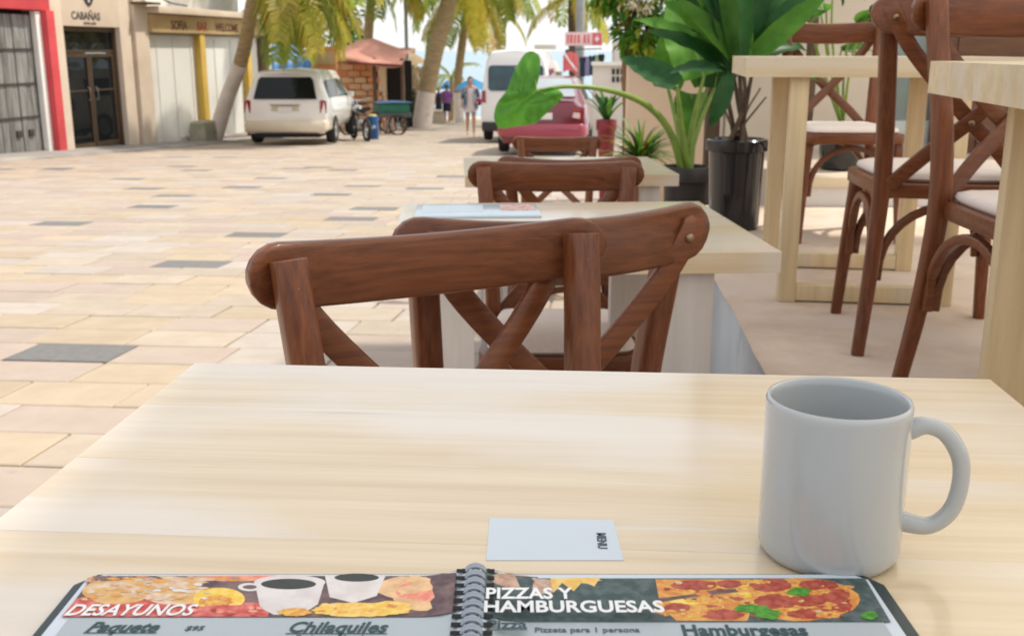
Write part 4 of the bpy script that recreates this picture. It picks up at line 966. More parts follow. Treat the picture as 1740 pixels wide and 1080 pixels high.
def panel(stn, i0, i1, t0, t1, y0, y1, m, name, par, off=.008, side=1, ny=8):
    """window panel lying just proud of the body side between profile indices i0..i1."""
    def pos(y, t):
        k = next(j for j in range(len(stn) - 1) if stn[j + 1][i0][1] >= y or j == len(stn) - 2)
        A, B = stn[k], stn[k + 1]
        f = (y - A[i0][1]) / max(1e-6, B[i0][1] - A[i0][1])
        lo = Vector(A[i0]).lerp(Vector(B[i0]), f); hi = Vector(A[i1]).lerp(Vector(B[i1]), f); p = lo.lerp(hi, t)
        return (side * (p.x + off), y, p.z + off * .3)
    b = MB(); b.loft([[pos(y0 + (y1 - y0) * k / ny, t) for t in (t0, (t0 + t1) / 2, t1)] for k in range(ny + 1)], closed=False, caps=False)
    return b.build(name, m, par, smooth=60)
def wheel(par, x, y, r, wd, m=HUB):
    s = 1 if x > 0 else -1; T = Matrix.Translation((x, y, r)) @ Matrix.Rotation(R(90 * s), 4, 'Y')
    b = MB(); b.lathe([(r * .62, -wd / 2), (r * .93, -wd / 2), (r, -wd * .34), (r, wd * .34), (r * .93, wd / 2), (r * .62, wd / 2), (r * .58, wd * .3), (r * .58, -wd * .3), (r * .62, -wd / 2)], 28, T=T); t = b.build('wheel', RUBBER, par)
    b = MB(); b.lathe([(.001, wd * .42), (r * .16, wd * .44), (r * .2, wd * .36), (r * .45, wd * .30), (r * .56, wd * .44), (r * .63, wd * .46), (r * .63, wd * .2)], 20, T=T); b.build('rim', m, t)
def slab(par, name, pts, th, m, d=(0, -1, 0), bevel=0.0):   # polygon extruded along d, proud of the body
    d = Vector(d); b = MB(); b.loft([[Vector(p) - d * .004 for p in pts], [Vector(p) + d * th for p in pts]]); return b.build(name, m, par, smooth=0, bevel=bevel)

# ---- minivan (rear at y=0)
def prof(y, w, zt, zs, wt, zb=.33, yo=(0,) * 8):
    q = [(0, zb), (w - .10, zb), (w - .01, zb + .16), (w, .74), (w - .03, zs), (wt + .05, zt - .20), (wt - .05, zt - .05), (0, zt)]
    return [(x, y + yo[i], z) for i, (x, z) in enumerate(q)]
mvp = at(487, 241, 25.0)
mv = thing('minivan', 'cream white minivan parked under the palms with its back to the camera', 'minivan', (mvp.x, 25.0, gz(25.4) + .0), R(-1.0))
stn = [prof(0, .93, 1.66, 1.02, .70, .34, (.06, .05, .0, .0, .06, .26, .34, .30)), prof(.12, .97, 1.70, 1.02, .74, .28, (0, 0, 0, 0, .02, .2, .26, .24)), prof(.75, .99, 1.745, 1.02, .77), prof(1.7, .995, 1.76, 1.01, .78), prof(2.7, .99, 1.72, 1.0, .76), prof(3.15, .985, 1.50, 1.0, .76), prof(3.75, .97, 1.08, .97, .82), prof(4.35, .93, .96, .88, .74), prof(4.72, .80, .74, .66, .6, .3)]
b = body_mesh(stn, CARW); b.build('body', CARW, mv, smooth=38, bevel=.02)
slab(mv, 'rear_window', [(-.735, .075, 1.07), (.735, .075, 1.07), (.64, .245, 1.50), (.58, .275, 1.56), (-.58, .275, 1.56), (-.64, .245, 1.50)], .03, GLASS_D, (0, -1, .35))
for s in (-1, 1):
    slab(mv, 'tail_light', [(s * .80, .03, .76), (s * .955, .06, .76), (s * .95, .10, 1.02), (s * .86, .09, 1.06), (s * .80, .07, 1.03)][::s], .03, LAMPR, (s * .35, -1, 0))
    panel(stn, 4, 5, .12, .9, .55, 1.45, GLASS_D, 'side_window', mv, .012, s); panel(stn, 4, 5, .12, .9, 1.55, 2.25, GLASS_D, 'side_window', mv, .012, s); panel(stn, 4, 5, .12, .88, 2.33, 3.25, WINB, 'side_window', mv, .012, s)
    b = MB(); b.box((s * 1.05, 2.95, 1.08), (.16, .1, .13)); b.build('mirror', CARW, mv, bevel=.02)
    wheel(mv, s * .905, .95, .335, .21); wheel(mv, s * .885, 3.75, .335, .21)
slab(mv, 'plate_recess', [(-.33, .012, .80), (.33, .012, .80), (.30, .03, .93), (-.30, .03, .93)], .004, mat('plate_shadow', (.60, .53, .42), None, 6, rough=.4))
slab(mv, 'number_plate', [(-.16, .006, .78), (.16, .006, .78), (.16, .02, .90), (-.16, .02, .90)], .018, WHITE)
slab(mv, 'trim_strip', [(-.35, .02, .935), (.35, .02, .935), (.35, .024, .955), (-.35, .024, .955)], .03, mat('trim_gold', (.35, .28, .15), None, 6, rough=.4))
b = MB(); b.loft([[(x, y, z) for x, z in rrect(w_, .125, .06, 3)] for y, w_ in ((-.09, .9), (-.06, .95), (.1, .985), (.5, 1.0))]); b.build('bumper', mat('bumper_cream', (.74, .66, .52), (.68, .60, .46), 2, rough=.4), mv, smooth=50).location = (0, 0, .47)
b = MB(); b.box((0, .6, .25), (1.5, 1.0, .12)); b.build('underside', RUBBER, mv, smooth=0)
# ---- high-roof van
def prof2(y, w, zt, zs, wt, yo=(0,) * 8):
    q = [(0, .3), (w - .06, .3), (w, .42), (w, .9), (w - .01, zs), (wt + .03, zt - .28), (wt - .08, zt - .06), (0, zt)]
    return [(x, y + yo[i], z) for i, (x, z) in enumerate(q)]
vp = at(876, 246, 26.4)
vn = thing('passenger_van', 'white high-roofed passenger van seen from behind, partly behind the big leaf', 'van', (vp.x, 26.4, gz(26.4)), R(-5))
stn = [prof2(0, .84, 2.22, 1.18, .66, (.0, 0, 0, 0, .03, .12, .2, .2)), prof2(.15, .865, 2.25, 1.18, .70, (0, 0, 0, 0, .02, .06, .1, .1)), prof2(1.2, .88, 2.27, 1.18, .72), prof2(3.4, .88, 2.24, 1.18, .72), prof2(3.9, .87, 2.05, 1.15, .70), prof2(4.6, .84, 1.3, 1.05, .72), prof2(4.85, .76, .95, .85, .6)]
body_mesh(stn, CARW2).build('body', CARW2, vn, smooth=38, bevel=.02)
slab(vn, 'rear_window', [(x, .03 + .09 * (z - 1.18) / .76, z) for x, z in [(p[0] * .92, 1.56 + p[1]) for p in rrect(.735, .30, .09, 3)]], .03, WINB)
b = MB(); b.box((0, .04, 1.62), (.035, .02, .42)); b.build('wiper_post', HUB, vn, bevel=.004)
b = MB(); b.box((0, .1, .40), (1.66, .35, .22)); b.build('bumper', mat('bumper_black', (.03, .03, .032), None, 6, rough=.5), vn, bevel=.03)
for s in (-1, 1):
    slab(vn, 'tail_light', [(s * .73, -.002, .98), (s * .84, -.002, .98), (s * .835, .02, 1.26), (s * .74, .02, 1.26)][::s], .02, LAMPR)
    wheel(vn, s * .76, .85, .33, .2); wheel(vn, s * .76, 3.6, .33, .2)
    panel(stn, 4, 5, .1, .72, .5, 3.3, GLASS_D, 'side_window', vn, .012, s, 14)
slab(vn, 'number_plate', [(-.17, 0, .66), (.17, 0, .66), (.17, 0, .78), (-.17, 0, .78)], .014, WHITE)
slab(vn, 'red_sticker', [(.2, .13, 1.95), (.5, .13, 1.95), (.5, .15, 2.02), (.2, .15, 2.02)], .03, LAMPR)
# ---- red hatchback
def prof3(y, w, zt, zs, wt, yo=(0,) * 8):
    q = [(0, .22), (w - .10, .22), (w, .38), (w, .68), (w - .06, zs), (wt + .06, zt - .12), (wt - .06, zt - .02), (0, zt)]
    return [(x, y + yo[i], z) for i, (x, z) in enumerate(q)]
rp = at(920, 262, 20.2)
rc = thing('red_car', 'crimson red car parked with its back to the camera behind the far chair', 'car', (rp.x, 20.2, gz(20.2)), R(-6))
stn = [prof3(0, .80, 1.00, .92, .66, (.04, .03, .0, .0, .05, .06, .10, .10)), prof3(.14, .84, 1.03, .95, .68, (0, 0, 0, 0, .02, .05, .08, .08)), prof3(.42, .86, 1.06, .95, .66), prof3(1.0, .87, 1.40, .94, .56), prof3(2.2, .87, 1.44, .94, .58), prof3(2.9, .87, 1.10, .93, .64), prof3(3.9, .82, .86, .80, .62), prof3(4.2, .70, .66, .6, .5)]
body_mesh(stn, CARR).build('body', CARR, rc, smooth=38, bevel=.018)
b = MB(); b.loft([[(x * w_, y, z) for x in (-1, -.5, 0, .5, 1)] for y, z, w_ in ((.44, 1.085, .60), (.72, 1.255, .55), (.97, 1.405, .49))], closed=False, caps=False); b.build('rear_window', WINS, rc, smooth=60)
for s in (-1, 1):
    slab(rc, 'tail_light', [(s * .54, -.01, .70), (s * .79, .02, .66), (s * .80, .05, .90), (s * .60, .03, .88)][::s], .025, LAMPR)
    slab(rc, 'lamp_lens', [(s * .58, -.03, .72), (s * .72, -.015, .70), (s * .72, -.01, .80), (s * .60, -.025, .81)][::s], .02, LAMPW)
    wheel(rc, s * .79, .75, .29, .18); wheel(rc, s * .76, 3.3, .29, .18)
    panel(stn, 4, 5, .15, .85, .95, 2.4, GLASS_D, 'side_window', rc, .01, s)
slab(rc, 'number_plate', [(-.2, .0, .68), (.2, .0, .68), (.2, .01, .80), (-.2, .01, .80)], .02, WHITE)
b = MB(); b.loft([[(x, y, z) for x, z in rrect(w_, .12, .05, 3)] for y, w_ in ((-.10, .72), (-.07, .79), (.1, .85), (.3, .87))]); b.build('bumper', mat('bumper_highlight', (.36, .05, .085), (.30, .04, .07), 2, rough=.25, coat=.6), rc, smooth=50).location = (0, 0, .48)  # paler than the body red: the bumper's highlight is put into the colour
b = MB(); b.loft([[(x, y, 1.025 + .07) for x in (-.62, 0, .62)] for y in (.2, .42)] , closed=False, caps=False)
b = MB(); b.box((0, .22, 1.085), (1.25, .16, .028)); b.build('spoiler', CARR, rc, bevel=.008)

# ---- motorbike, cargo tricycle, barrel, seated man
def ring(b, c, r, th, ax=(1, 0, 0), n=24): 
    c = Vector(c); b.tube([c + Vector((0, r * math.cos(2 * math.pi * k / n), r * math.sin(2 * math.pi * k / n))) for k in range(n)], th, 6, up=(1, 0, 0), loop=True)
mp = at(612, 226, 28.2); mp.z = gz(28.2)
mo = thing('motorbike', 'grey motorbike parked in front of the white minivan', 'motorbike', tuple(mp), R(24))
for y in (-.62, .62):
    b = MB(); ring(b, (0, y, .3), .27, .045); wl = b.build('wheel', RUBBER, mo)
    b = MB(); ring(b, (0, y, .3), .2, .018); b.tube([(-.06, y, .3), (.06, y, .3)], .05, 8); b.build('rim', STEEL, wl)
b = MB(); b.tube(spline([(0, .62, .3), (0, .45, .75), (0, .36, 1.0)], 4), .03, 8); b.tube([(0, .4, .8), (0, -.1, .45), (0, -.62, .3)], .03, 8); b.tube([(0, .38, .78), (0, -.5, .72)], .03, 8); b.build('frame', TRIM, mo)
b = MB(); b.ball((0, .16, .80), (.13, .26, .12), 12); b.build('tank', mat('tank_grey', (.33, .35, .37), None, 5, rough=.25, coat=.5), mo)
b = MB(); b.loft([[(x, y, .80 + z + dz) for x, z in rrect(.11, .04, .03, 2)] for y, dz in ((-.05, 0), (-.3, -.01), (-.68, .05))]); b.build('seat', RUBBER, mo)
b = MB(); b.tube(spline([(-.36, .26, 1.06), (-.2, .36, 1.02), (.2, .36, 1.02), (.36, .26, 1.06)], 4), .016, 7); b.build('handlebar', STEEL, mo)
b = MB(); b.ball((0, .45, .93), (.09, .08, .1), 10); b.build('headlight', STEEL, mo)
b = MB(); b.box((0, -.02, .42), (.2, .3, .24)); b.build('engine', STEEL, mo, bevel=.04)
b = MB(); b.tube([(.14, -.1, .3), (.15, -.8, .4)], .04, 8); b.build('exhaust', STEEL, mo)
for s in (-1, 1): b = MB(); b.tube([(s * .28, .32, 1.03), (s * .33, .34, 1.2)], .008, 5); b.ball((s * .33, .33, 1.25), (.06, .02, .04), 8); b.build('mirror', TRIM, mo)
tp3 = at(655, 213, 33); tp3.z = gz(33)
tc = thing('cargo_tricycle', 'dark cargo tricycle with a green box and blue cover', 'tricycle', tuple(tp3), R(-65))
b = MB(); b.box((0, .2, .80), (.75, .95, .26)); b.build('box', mat('box_green', (.02, .17, .10), (.015, .11, .07), 4, rough=.5), tc, bevel=.02)
b = MB(); b.loft([[(x, y, 0.95 + .08 * math.cos(x * 3) * math.cos(y * 2 - .4)) for x in (-.42, -.2, 0, .2, .42)] for y in (-.35, -.1, .2, .5, .75)], closed=False, caps=False); b.build('cover', mat('cover_blue', (.03, .09, .20), (.02, .07, .15), 5, rough=.6), tc)
b = MB(); b.box((0, .2, .6), (.8, 1.05, .14)); b.tube([(0, -.2, .6), (0, -1.1, .62), (0, -1.2, 1.0)], .03, 7); b.build('frame', TRIM, tc)
for x, y in ((-.45, .25), (.45, .25), (0, -1.15)):
    b = MB(); ring(b, (x, y, .31), .29, .03); w_ = b.build('wheel', RUBBER, tc); b = MB(); ring(b, (x, y, .31), .05, .02)
    for k in range(8): b.tube([(x, y, .31), (x, y + .28 * math.cos(k * .785), .31 + .28 * math.sin(k * .785))], .006, 4)
    b.build('spokes', STEEL, w_)
b = MB(); b.box((0, -.75, .95), (.2, .28, .07)); b.build('saddle', RUBBER, tc, bevel=.02)
b = MB(); b.tube([(-.3, -1.15, 1.05), (.3, -1.15, 1.05)], .016, 6); b.build('handlebar', STEEL, tc)
dp_ = at(633, 216, 29); dp_.z = gz(29)
b = MB(); b.lathe([(.001, 0), (.15, 0), (.16, .03), (.16, .25), (.168, .27), (.168, .29), (.16, .31), (.16, .58), (.15, .62), (.001, .62)], 18)
bl = tag(b.build('water_barrel', mat('barrel_blue', (.02, .10, .30), (.015, .075, .22), 5, rough=.4), loc=dp_), 'tall blue plastic barrel standing by the motorbike', 'barrel')
b = MB(); b.lathe([(.001, .66), (.1, .66), (.13, .62), (.10, .62)], 16); b.build('lid', mat('lid_yellow', (.55, .45, .15), None, 5, rough=.6), bl)

# ================================================================== HUTS AT THE END OF THE STREET
ORANGE = mat('orange_plaster', (.62, .22, .07), (.50, .30, .15), .9, rough=.85, bump=.4, spots=((.66, .47, .28), .8, .45, .8))
THATCH = mat('thatch', (.36, .26, .15), (.20, .14, .08), 9, (1, 1, .4), rough=.95, bump=.8)
AWN = mat('awning_red', (.60, .30, .23), (.52, .23, .17), 1.4, rough=.75, trans=.15)
Yh = 37.0
def hx(px, Y=Yh): return at(px, 150, Y).x
hz = gz(Yh)
hut = thing('orange_hut', 'orange and tan roadside hut under a faded red awning', 'hut', (hx(610), Yh, hz), R(-4))
def lx(px): return hx(px) - hx(610)
zt = at(600, 104, Yh).z - hz
b = MB(); b.box(((lx(520) + lx(592)) / 2, 1.2, zt / 2), (lx(592) - lx(520), 2.2, zt)); b.build('wall', ORANGE, hut, smooth=0)
b = MB(); b.box(((lx(592) + lx(641)) / 2, 1.3, zt / 2), (lx(641) - lx(592), 2.0, zt)); b.build('tan_wall', mat('tan_plaster', (.62, .47, .30), (.55, .36, .2), 1.2, rough=.85, bump=.4), hut, smooth=0)
br = random.Random(2); brick = MB(); brick.box((0, 0, 0), (.42, .05, .19)); bmh = brick.mesh('brick', ORANGE, 40, .012, 1)
for j in range(11):
    for i in range(5):
        o = link('brick', bmh, hut, (lx(572) + .24 + i * .45 + (.22 if j % 2 else 0) - 1.0 + br.uniform(-.01, .01), .085 + br.uniform(-.01, .015), .2 + j * .215))
for px in (622, 636):
    b = MB(); b.box((lx(px), .3, zt * .72), (.17, .06, .6)); b.build('window', DK, hut, smooth=0)
b = MB(); b.box((lx(628), .28, zt * .33), (.32, .06, zt * .62)); b.build('door', mat('hut_door', (.10, .065, .03), (.2, .13, .06), 3, (8, 8, 1), rough=.8), hut, bevel=.01)
for i in range(5):
    b = MB(); b.box((lx(642) + .01, .2, .2 + .001), (.1, .1, .1))
b = MB(); b.box((lx(661), 1.9, zt / 2), (lx(690) - lx(641), .1, zt)); b.build('dark_opening', DK, hut, smooth=0)
for px in (643, 690):
    b = MB(); b.tube([(lx(px), -.55, 0), (lx(px), -.55, zt + .1)], .07, 8); b.build('post', BARK_D, hut)
zq = at(600, 88, Yh).z - hz
b = MB(); nx = 12
b.loft([[(lx(568) + (lx(694) - lx(568)) * i / nx, y, z0 + (.10 * math.sin(i / nx * 6)) + (.28 * (1 - abs(i / nx - .45) * 2) if y > .5 else 0) - (.18 * max(0, i / nx - .3) if y < 0 else 0)) for i in range(nx + 1)] for y, z0 in ((-1.15, zt - .02), (-1.1, zt + .05), (0, zt + .26), (1.6, zq + .12))], closed=False, caps=False)
b.build('awning', AWN, hut)
b = MB(); b.tube([(lx(568), -1.13, zt + .0), (lx(694), -1.13, zt - .13)], .04, 6); b.build('awning_rail', mat('awning_rail', (.16, .035, .03), None, 5, rough=.6), hut)
# thatched hut and palapa roofs
Yt = 46.0; tz = gz(Yt)
th_ = thing('thatched_hut', 'low thatched hut with dark open front beyond the red awning', 'hut', (at(695, 150, Yt).x, Yt, tz))
sc_ = lambda px: at(px, 150, Yt).x - at(695, 150, Yt).x
ze = at(700, 148, Yt).z - tz; zp = at(660, 100, Yt).z - tz
b = MB(); rg = []
for k, (px_, f) in enumerate(((640, 1), (700, 1), (719, .96))): rg.append([(sc_(px_), -1.4, ze), (sc_(px_) - .2, .3, ze + (zp - ze) * .75 * f), (sc_(px_) - .55 * (k == 2), 1.5, ze + (zp - ze) * f), (sc_(px_), 3.6, ze)])
b.loft(rg); rf = b.build('roof', THATCH, th_, smooth=0)
b = MB(); rs_ = random.Random(6)
for k in range(160):
    x = rs_.uniform(sc_(640), sc_(719)); f = rs_.random(); p = Vector((x, -1.45 + 1.5 * f, ze + (zp - ze) * .7 * f)); b.add([p + Vector((-.06, 0, .1)), p + Vector((.06, 0, .1)), p + Vector((rs_.uniform(-.05, .05), -.14, -.28))], [(0, 1, 2)])
b.build('thatch_fringe', THATCH, rf, smooth=0)
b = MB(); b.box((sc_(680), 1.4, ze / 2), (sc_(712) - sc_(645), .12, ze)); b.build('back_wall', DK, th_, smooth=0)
for px in (660, 678, 697, 712):
    b = MB(); b.tube([(sc_(px), -1.1, 0), (sc_(px), -1.1, ze + .1)], .09, 8); b.build('post', mat('post_red', (.32, .16, .11), (.22, .11, .075), 5, rough=.8), th_)
b = MB(); b.box((sc_(684), -1.3, .42), (sc_(694) - sc_(674), .4, .84)); b.build('planter', WALLC, th_, bevel=.03)
b = MB(); leaf_cloud(b, [((sc_(674), -1.6, 1.25), .55), ((sc_(684), -1.6, 1.15), .5), ((sc_(665), -1.6, 1.0), .45)], 320, .3, 8, 2)
tag(b.build('hedge_plants', [GREEN_D, GREEN_M], loc=th_.location, smooth=0), 'dark green plants in the planter before the thatched hut', 'plant')
Yf = 58.0
pl_ = thing('palapa_roof', 'pointed thatched palapa roof peeking over the red awning', 'hut', (at(636, 90, Yf).x, Yf, gz(Yf)))
zr = at(636, 66, Yf).z - gz(Yf); zl = at(636, 92, Yf).z - gz(Yf)
b = MB(); b.lathe([(3.0, zl - .5), (2.2, zl), (1.0, zl + (zr - zl) * .55), (.25, zr - .1), (.05, zr)], 16, caps=True); b.build('roof', THATCH, pl_)
for k in range(6): b = MB(); a = k * 1.047; b.tube([(2.0 * math.cos(a), 2 * math.sin(a), 0), (2.0 * math.cos(a), 2 * math.sin(a), zl)], .1, 7); b.build('post', BARK_D, pl_)
Yb = 62.0
bh = thing('beach_bar', 'flat tan roofed beach bar just beyond the palapa', 'hut', (at(690, 90, Yb).x, Yb, gz(Yb)))
z1 = at(690, 86, Yb).z - gz(Yb); hw = at(706, 90, Yb).x - at(672, 90, Yb).x
b = MB(); b.box((-.3, 0, z1), (hw * 1.25, 3, .28)); b.build('roof', THATCH, bh, bevel=.05)
b = MB(); b.box((-.6, .6, z1 / 2 - .1), (hw * .7, 1.6, z1 - .25)); b.build('wall', mat('bar_wall', (.66, .45, .28), None, 2, rough=.8), bh, smooth=0)
for x in (-.5, .45): b = MB(); b.tube([(x * hw, -1.2, 0), (x * hw, -1.2, z1 - .1)], .08, 7); b.build('post', BARK_D, bh)
# blue tarpaulin stall behind the minivan
Ys = 33.5
ts = thing('tarpaulin_stall', 'stall covered with a blue tarpaulin behind the minivan', 'stall', (at(492, 100, Ys).x, Ys, gz(Ys)))
z0, z1 = at(492, 124, Ys).z - gz(Ys), at(492, 86, Ys).z - gz(Ys); hw = at(532, 100, Ys).x - at(492, 100, Ys).x
rs_ = random.Random(3)
b = MB(); b.loft([[(-hw + 2 * hw * i / 14, y + .05 * math.sin(i * 1.7), z + .10 * math.sin(i * 1.1 + y) + rs_.uniform(-.03, .03)) for i in range(15)] for y, z in ((-.45, z0 - .5), (-.38, z0), (-.2, z0 + (z1 - z0) * .6), (.3, z1), (1.2, z1 + .1))], closed=False, caps=False)
b.build('tarpaulin', mat('tarp_blue', (.025, .125, .38), (.10, .25, .50), 1.6, rough=.45, bump=.5, contrast=(.4, .75)), ts)
for x in (-.95, .95):
    b = MB(); b.tube([(x * hw, -.3, 0), (x * hw, -.3, z0)], .05, 7); b.build('post', STEEL, ts)
b = MB(); b.box((0, .2, .5), (2 * hw * .9, .8, 1.0)); b.build('counter', mat('crate_wood', (.4, .2, .1), (.3, .14, .06), 4, rough=.8), ts, bevel=.02)
# orange banner and pale box by the stall, dark broadleaf tree
p = at(548, 120, 34.5); b = MB(); b.box((0, 0, .8), (.9, .1, 1.6)); b.box((0, -.06, 1.35), (.82, .03, .3), mi=1)
tag(b.build('orange_board', [mat('panel_orange', (.62, .30, .10), (.5, .2, .06), 2, rough=.7), TAN], loc=(p.x, 34.5, p.z - 1.5), bevel=.01), 'orange wooden board between the blue tarpaulin and the hut', 'board').scale = (1, 1, 1.4)
dt = thing('broadleaf_tree', 'dark broadleaf tree standing behind the orange hut', 'tree', base_pt(592, 48))
b = MB(); b.tube(spline([(0, 0, 0), (.1, 0, 2.5), (-.1, 0, 5)], 5), .18, 8); b.build('trunk', BARK_D, dt)
b = MB(); leaf_cloud(b, [((.0, 0, 4.6), .9), ((-.6, 0, 5.6), 1.2), ((.5, 0, 6.2), 1.1), ((-.2, 0, 7.2), 1.4), ((.2, 0, 3.7), .6), ((-1.4, 0, 6.5), 1.0)], 1500, .34, 5, 2); b.build('crown', [GREEN_D, GREEN_M], dt, smooth=0)
# greenery behind, left of the hut
hb = thing('green_bank', 'bright green shrubs behind the blue tarpaulin', 'plant', base_pt(500, 44))
b = MB(); leaf_cloud(b, [((x, 0, 3.6 + .5 * math.sin(x * 2)), .9) for x in (-2, -1.1, -.2, .7, 1.6, 2.3)] + [((x, 0, 2.2), 1.0) for x in (-2, -.8, .5, 1.7)], 1300, .3, 15, 3); b.build('foliage', [GREEN_M, GREEN_B, GREEN_Y], hb, smooth=0)
b = MB(); b.tube([(0, 0, 0), (0, 0, 3)], .08, 6); b.build('stem', BARK_D, hb)
# benches and low blocks on the left of the beach end
for lab, px, Yk, wd in (('low beige block beside the white-based palm', 742, 50, .75), ('pale seaside bench block left of the purple shirted man', 732, 55, 1.4)):
    p = base_pt(px, Yk); b = MB(); b.box((0, 0, .28), (wd, .5, .56)); b.box((0, 0, .585), (wd + .08, .58, .06))
    tag(b.build('low_block', WALLC, loc=p, bevel=.03), lab, 'block')
# poles, cables
GREYP = mat('pole_grey', (.36, .36, .35), (.28, .28, .27), 4, rough=.6)
p = base_pt(694, 41); b = MB(); b.tube([(0, 0, 0), (0, 0, 4), (0, 0, 8.5)], [.075, .065, .05], 10); pz = tag(b.build('street_pole', GREYP, loc=p), 'thin pale metal pole between the hut and the leaning palm', 'pole')
p = base_pt(983, 34); b = MB(); b.tube([(0, 0, 0), (0, 0, 4), (0, 0, 8.5)], [.15, .14, .11], 12); sp_ = tag(b.build('street_pole', GREYP, loc=p), 'stout grey pole behind the dive signs', 'pole')
b = MB(); b.lathe([(.19, 0), (.19, .5), (.16, .55)], 12, caps=True); b.build('base_collar', BARK_D, sp_)

# ================================================================== RIGHT SIDE, FAR: dive shop, signs, palapa kiosk
Yd = 30.0
ds = thing('dive_shop', 'pale plastered building with square vent holes behind the flowering tree', 'building', (at(1008, 100, Yd).x, Yd, gz(Yd)), R(-4))
zw = at(1030, 70, Yd).z - gz(Yd)
W_ = at(1120, 100, Yd).x - at(1008, 100, Yd).x
b = MB(); b.box((W_ / 2, 2, 1.0), (W_, 4, 2.0)); b.box((W_ / 2 + .3, 2, (zw + 2) / 2), (W_ - .6, 4, zw - 2.001)); b.build('wall', mat('dive_wall', (.70, .66, .60), (.62, .57, .50), 1.2, rough=.85, bump=.2), ds, smooth=0)
b = MB(); b.box((W_ / 2, -.02, 2.02), (W_ + .1, .3, .1)); b.build('band', WHITE, ds, bevel=.01)
for i in range(3):
    for j in range(2):
        p = at(1042 + 7.5 * i, 122 + 13 * j, Yd); b = MB(); b.box((p.x - ds.location.x, .0, p.z - ds.location.z), (.07, .06, .15)); b.build('vent_hole', DK, ds, smooth=0)
Yg = 32.0
def sgn(px0, py0, px1, py1, Y): a_, c_ = at(px0, py0, Y), at(px1, py1, Y); return a_, c_, ((a_ + c_) / 2), abs(c_.x - a_.x), abs(c_.z - a_.z)
SR = mat('sign_red_paint', (.72, .16, .17), (.64, .12, .13), 5, rough=.6)
a_, c_, m0, wd, ht = sgn(960, 55, 1023, 78, Yg)
bn = thing('red_banner', 'red and white banner across the grey pole', 'banner', tuple(m0))
b = MB(); b.box((0, 0, 0), (wd, .03, ht)); b.build('cloth', mat('banner_pale', (.80, .62, .60), (.76, .55, .54), 8, rough=.7), bn, bevel=.004)
for f, w_ in ((-.42, .05), (-.33, .07), (-.23, .05), (-.13, .06), (.03, .06), (.13, .05)): b = MB(); b.box((f * wd, -.02, 0), (w_ * wd, .012, ht * .62)); b.build('stripe', SR, bn, smooth=0)
b = MB(); b.box((.36 * wd, -.02, 0), (.25 * wd, .012, ht * .9)); em = b.build('emblem', SR, bn, smooth=0)
b = MB(); b.box((.36 * wd, -.032, 0), (.035 * wd, .012, ht * .45)); b.box((.36 * wd, -.033, 0), (.11 * wd, .012, ht * .15)); b.build('emblem_mark', LW, em, smooth=0)
b = MB(); b.box((-.42 * wd, .01, -ht * 1.0), (.13 * wd, .05, ht * .45)); b.tube([(-.4 * wd, 0, -ht * .8), (.5 * wd, 0, -ht * .72)], .02, 6); b.build('bracket', TRIM, bn)
a_, c_, m0, wd, ht = sgn(957, 88, 982, 124, Yg - .5)
df = thing('dive_flag', 'red dive flag with a white diagonal stripe', 'flag', tuple(m0))
b = MB(); b.loft([[(wd * (i / 8 - .5), .05 * math.sin(i * .9), ht * (j / 4 - .5) - .06 * (i / 8 - .5) ** 2 * 8 + (.12 * (1 - i / 8) if j == 0 else 0)) for i in range(9)] for j in range(5)], closed=False, caps=False); b.build('cloth', SR, df)
b = MB(); b.loft([[(wd * (-.42 + .84 * i / 8) + o * wd, .05 * math.sin((.08 + .84 * i / 8) * 7.2) - .015, ht * (.42 - .84 * i / 8)) for o in (-.09, .09)] for i in range(9)], closed=False, caps=False); b.build('stripe', LW, df)
# shirts on a line
b = MB(); p0, p1 = at(986, 98, Yg), at(1026, 92, Yg); b.tube([p0, (p0 + p1) / 2 + Vector((0, 0, -.03)), p1], .012, 5); tag(b.build('clothes_line', TRIM), 'line carrying dark shirts by the dive shop', 'line')
cols = [mat('shirt_navy', (.035, .045, .09), None, 6, rough=.8), mat('shirt_lilac', (.30, .29, .46), None, 6, rough=.8), mat('shirt_navy2', (.05, .06, .12), None, 6, rough=.8), mat('shirt_green', (.30, .42, .24), None, 6, rough=.8), mat('shirt_black', (.025, .027, .035), None, 6, rough=.8)]
for i, nm in enumerate(('navy', 'lilac', 'dark blue', 'pale green', 'black')):
    q = p0.lerp(p1, (i + .5) / 5); s_ = .085
    b = MB(); b.prism([(-.08, 0), (-.10, -.05), (-.085, -.16), (-.075, -.14), (-.075, -.56), (.075, -.56), (.075, -.14), (.085, -.16), (.10, -.05), (.08, 0), (.03, .01), (0, -.03), (-.03, .01)], -.02, .02, T=Matrix.Rotation(R(90), 4, 'X'))
    tag(b.build('hanging_shirt', cols[i], loc=q, smooth=0, bevel=.006), nm + ' shirt hanging on the line beside the dive flag', 'shirt', 'shirts hanging on the line')
Yk = 60
kp = thing('beach_kiosk', 'sandy domed kiosk with arches and pale tower by the sea', 'kiosk', (at(940, 130, Yk).x, Yk, gz(Yk)))
zk = lambda py: at(940, py, Yk).z - gz(Yk)
xk = lambda px: at(px, 130, Yk).x - at(940, 130, Yk).x
KW = mat('kiosk_plaster', (.74, .66, .55), (.66, .58, .47), 1, rough=.85)
b = MB(); b.lathe([(xk(952) * 1.0, 0), (xk(952), zk(136)), (xk(951), zk(126)), (xk(948) , zk(112)), (xk(944), zk(106)), (.02, zk(104))], 16, caps=True); b.build('dome', KW, kp)
for k in range(7): a = R(180 + 30 * k); b = MB(); b.box((xk(952.4) * math.cos(a), xk(952.4) * math.sin(a), zk(136)), (.32, .1, .9), a + R(90)); b.build('arch', mat('arch_shadow', (.30, .23, .16), None, 3, rough=.9), kp, smooth=0)
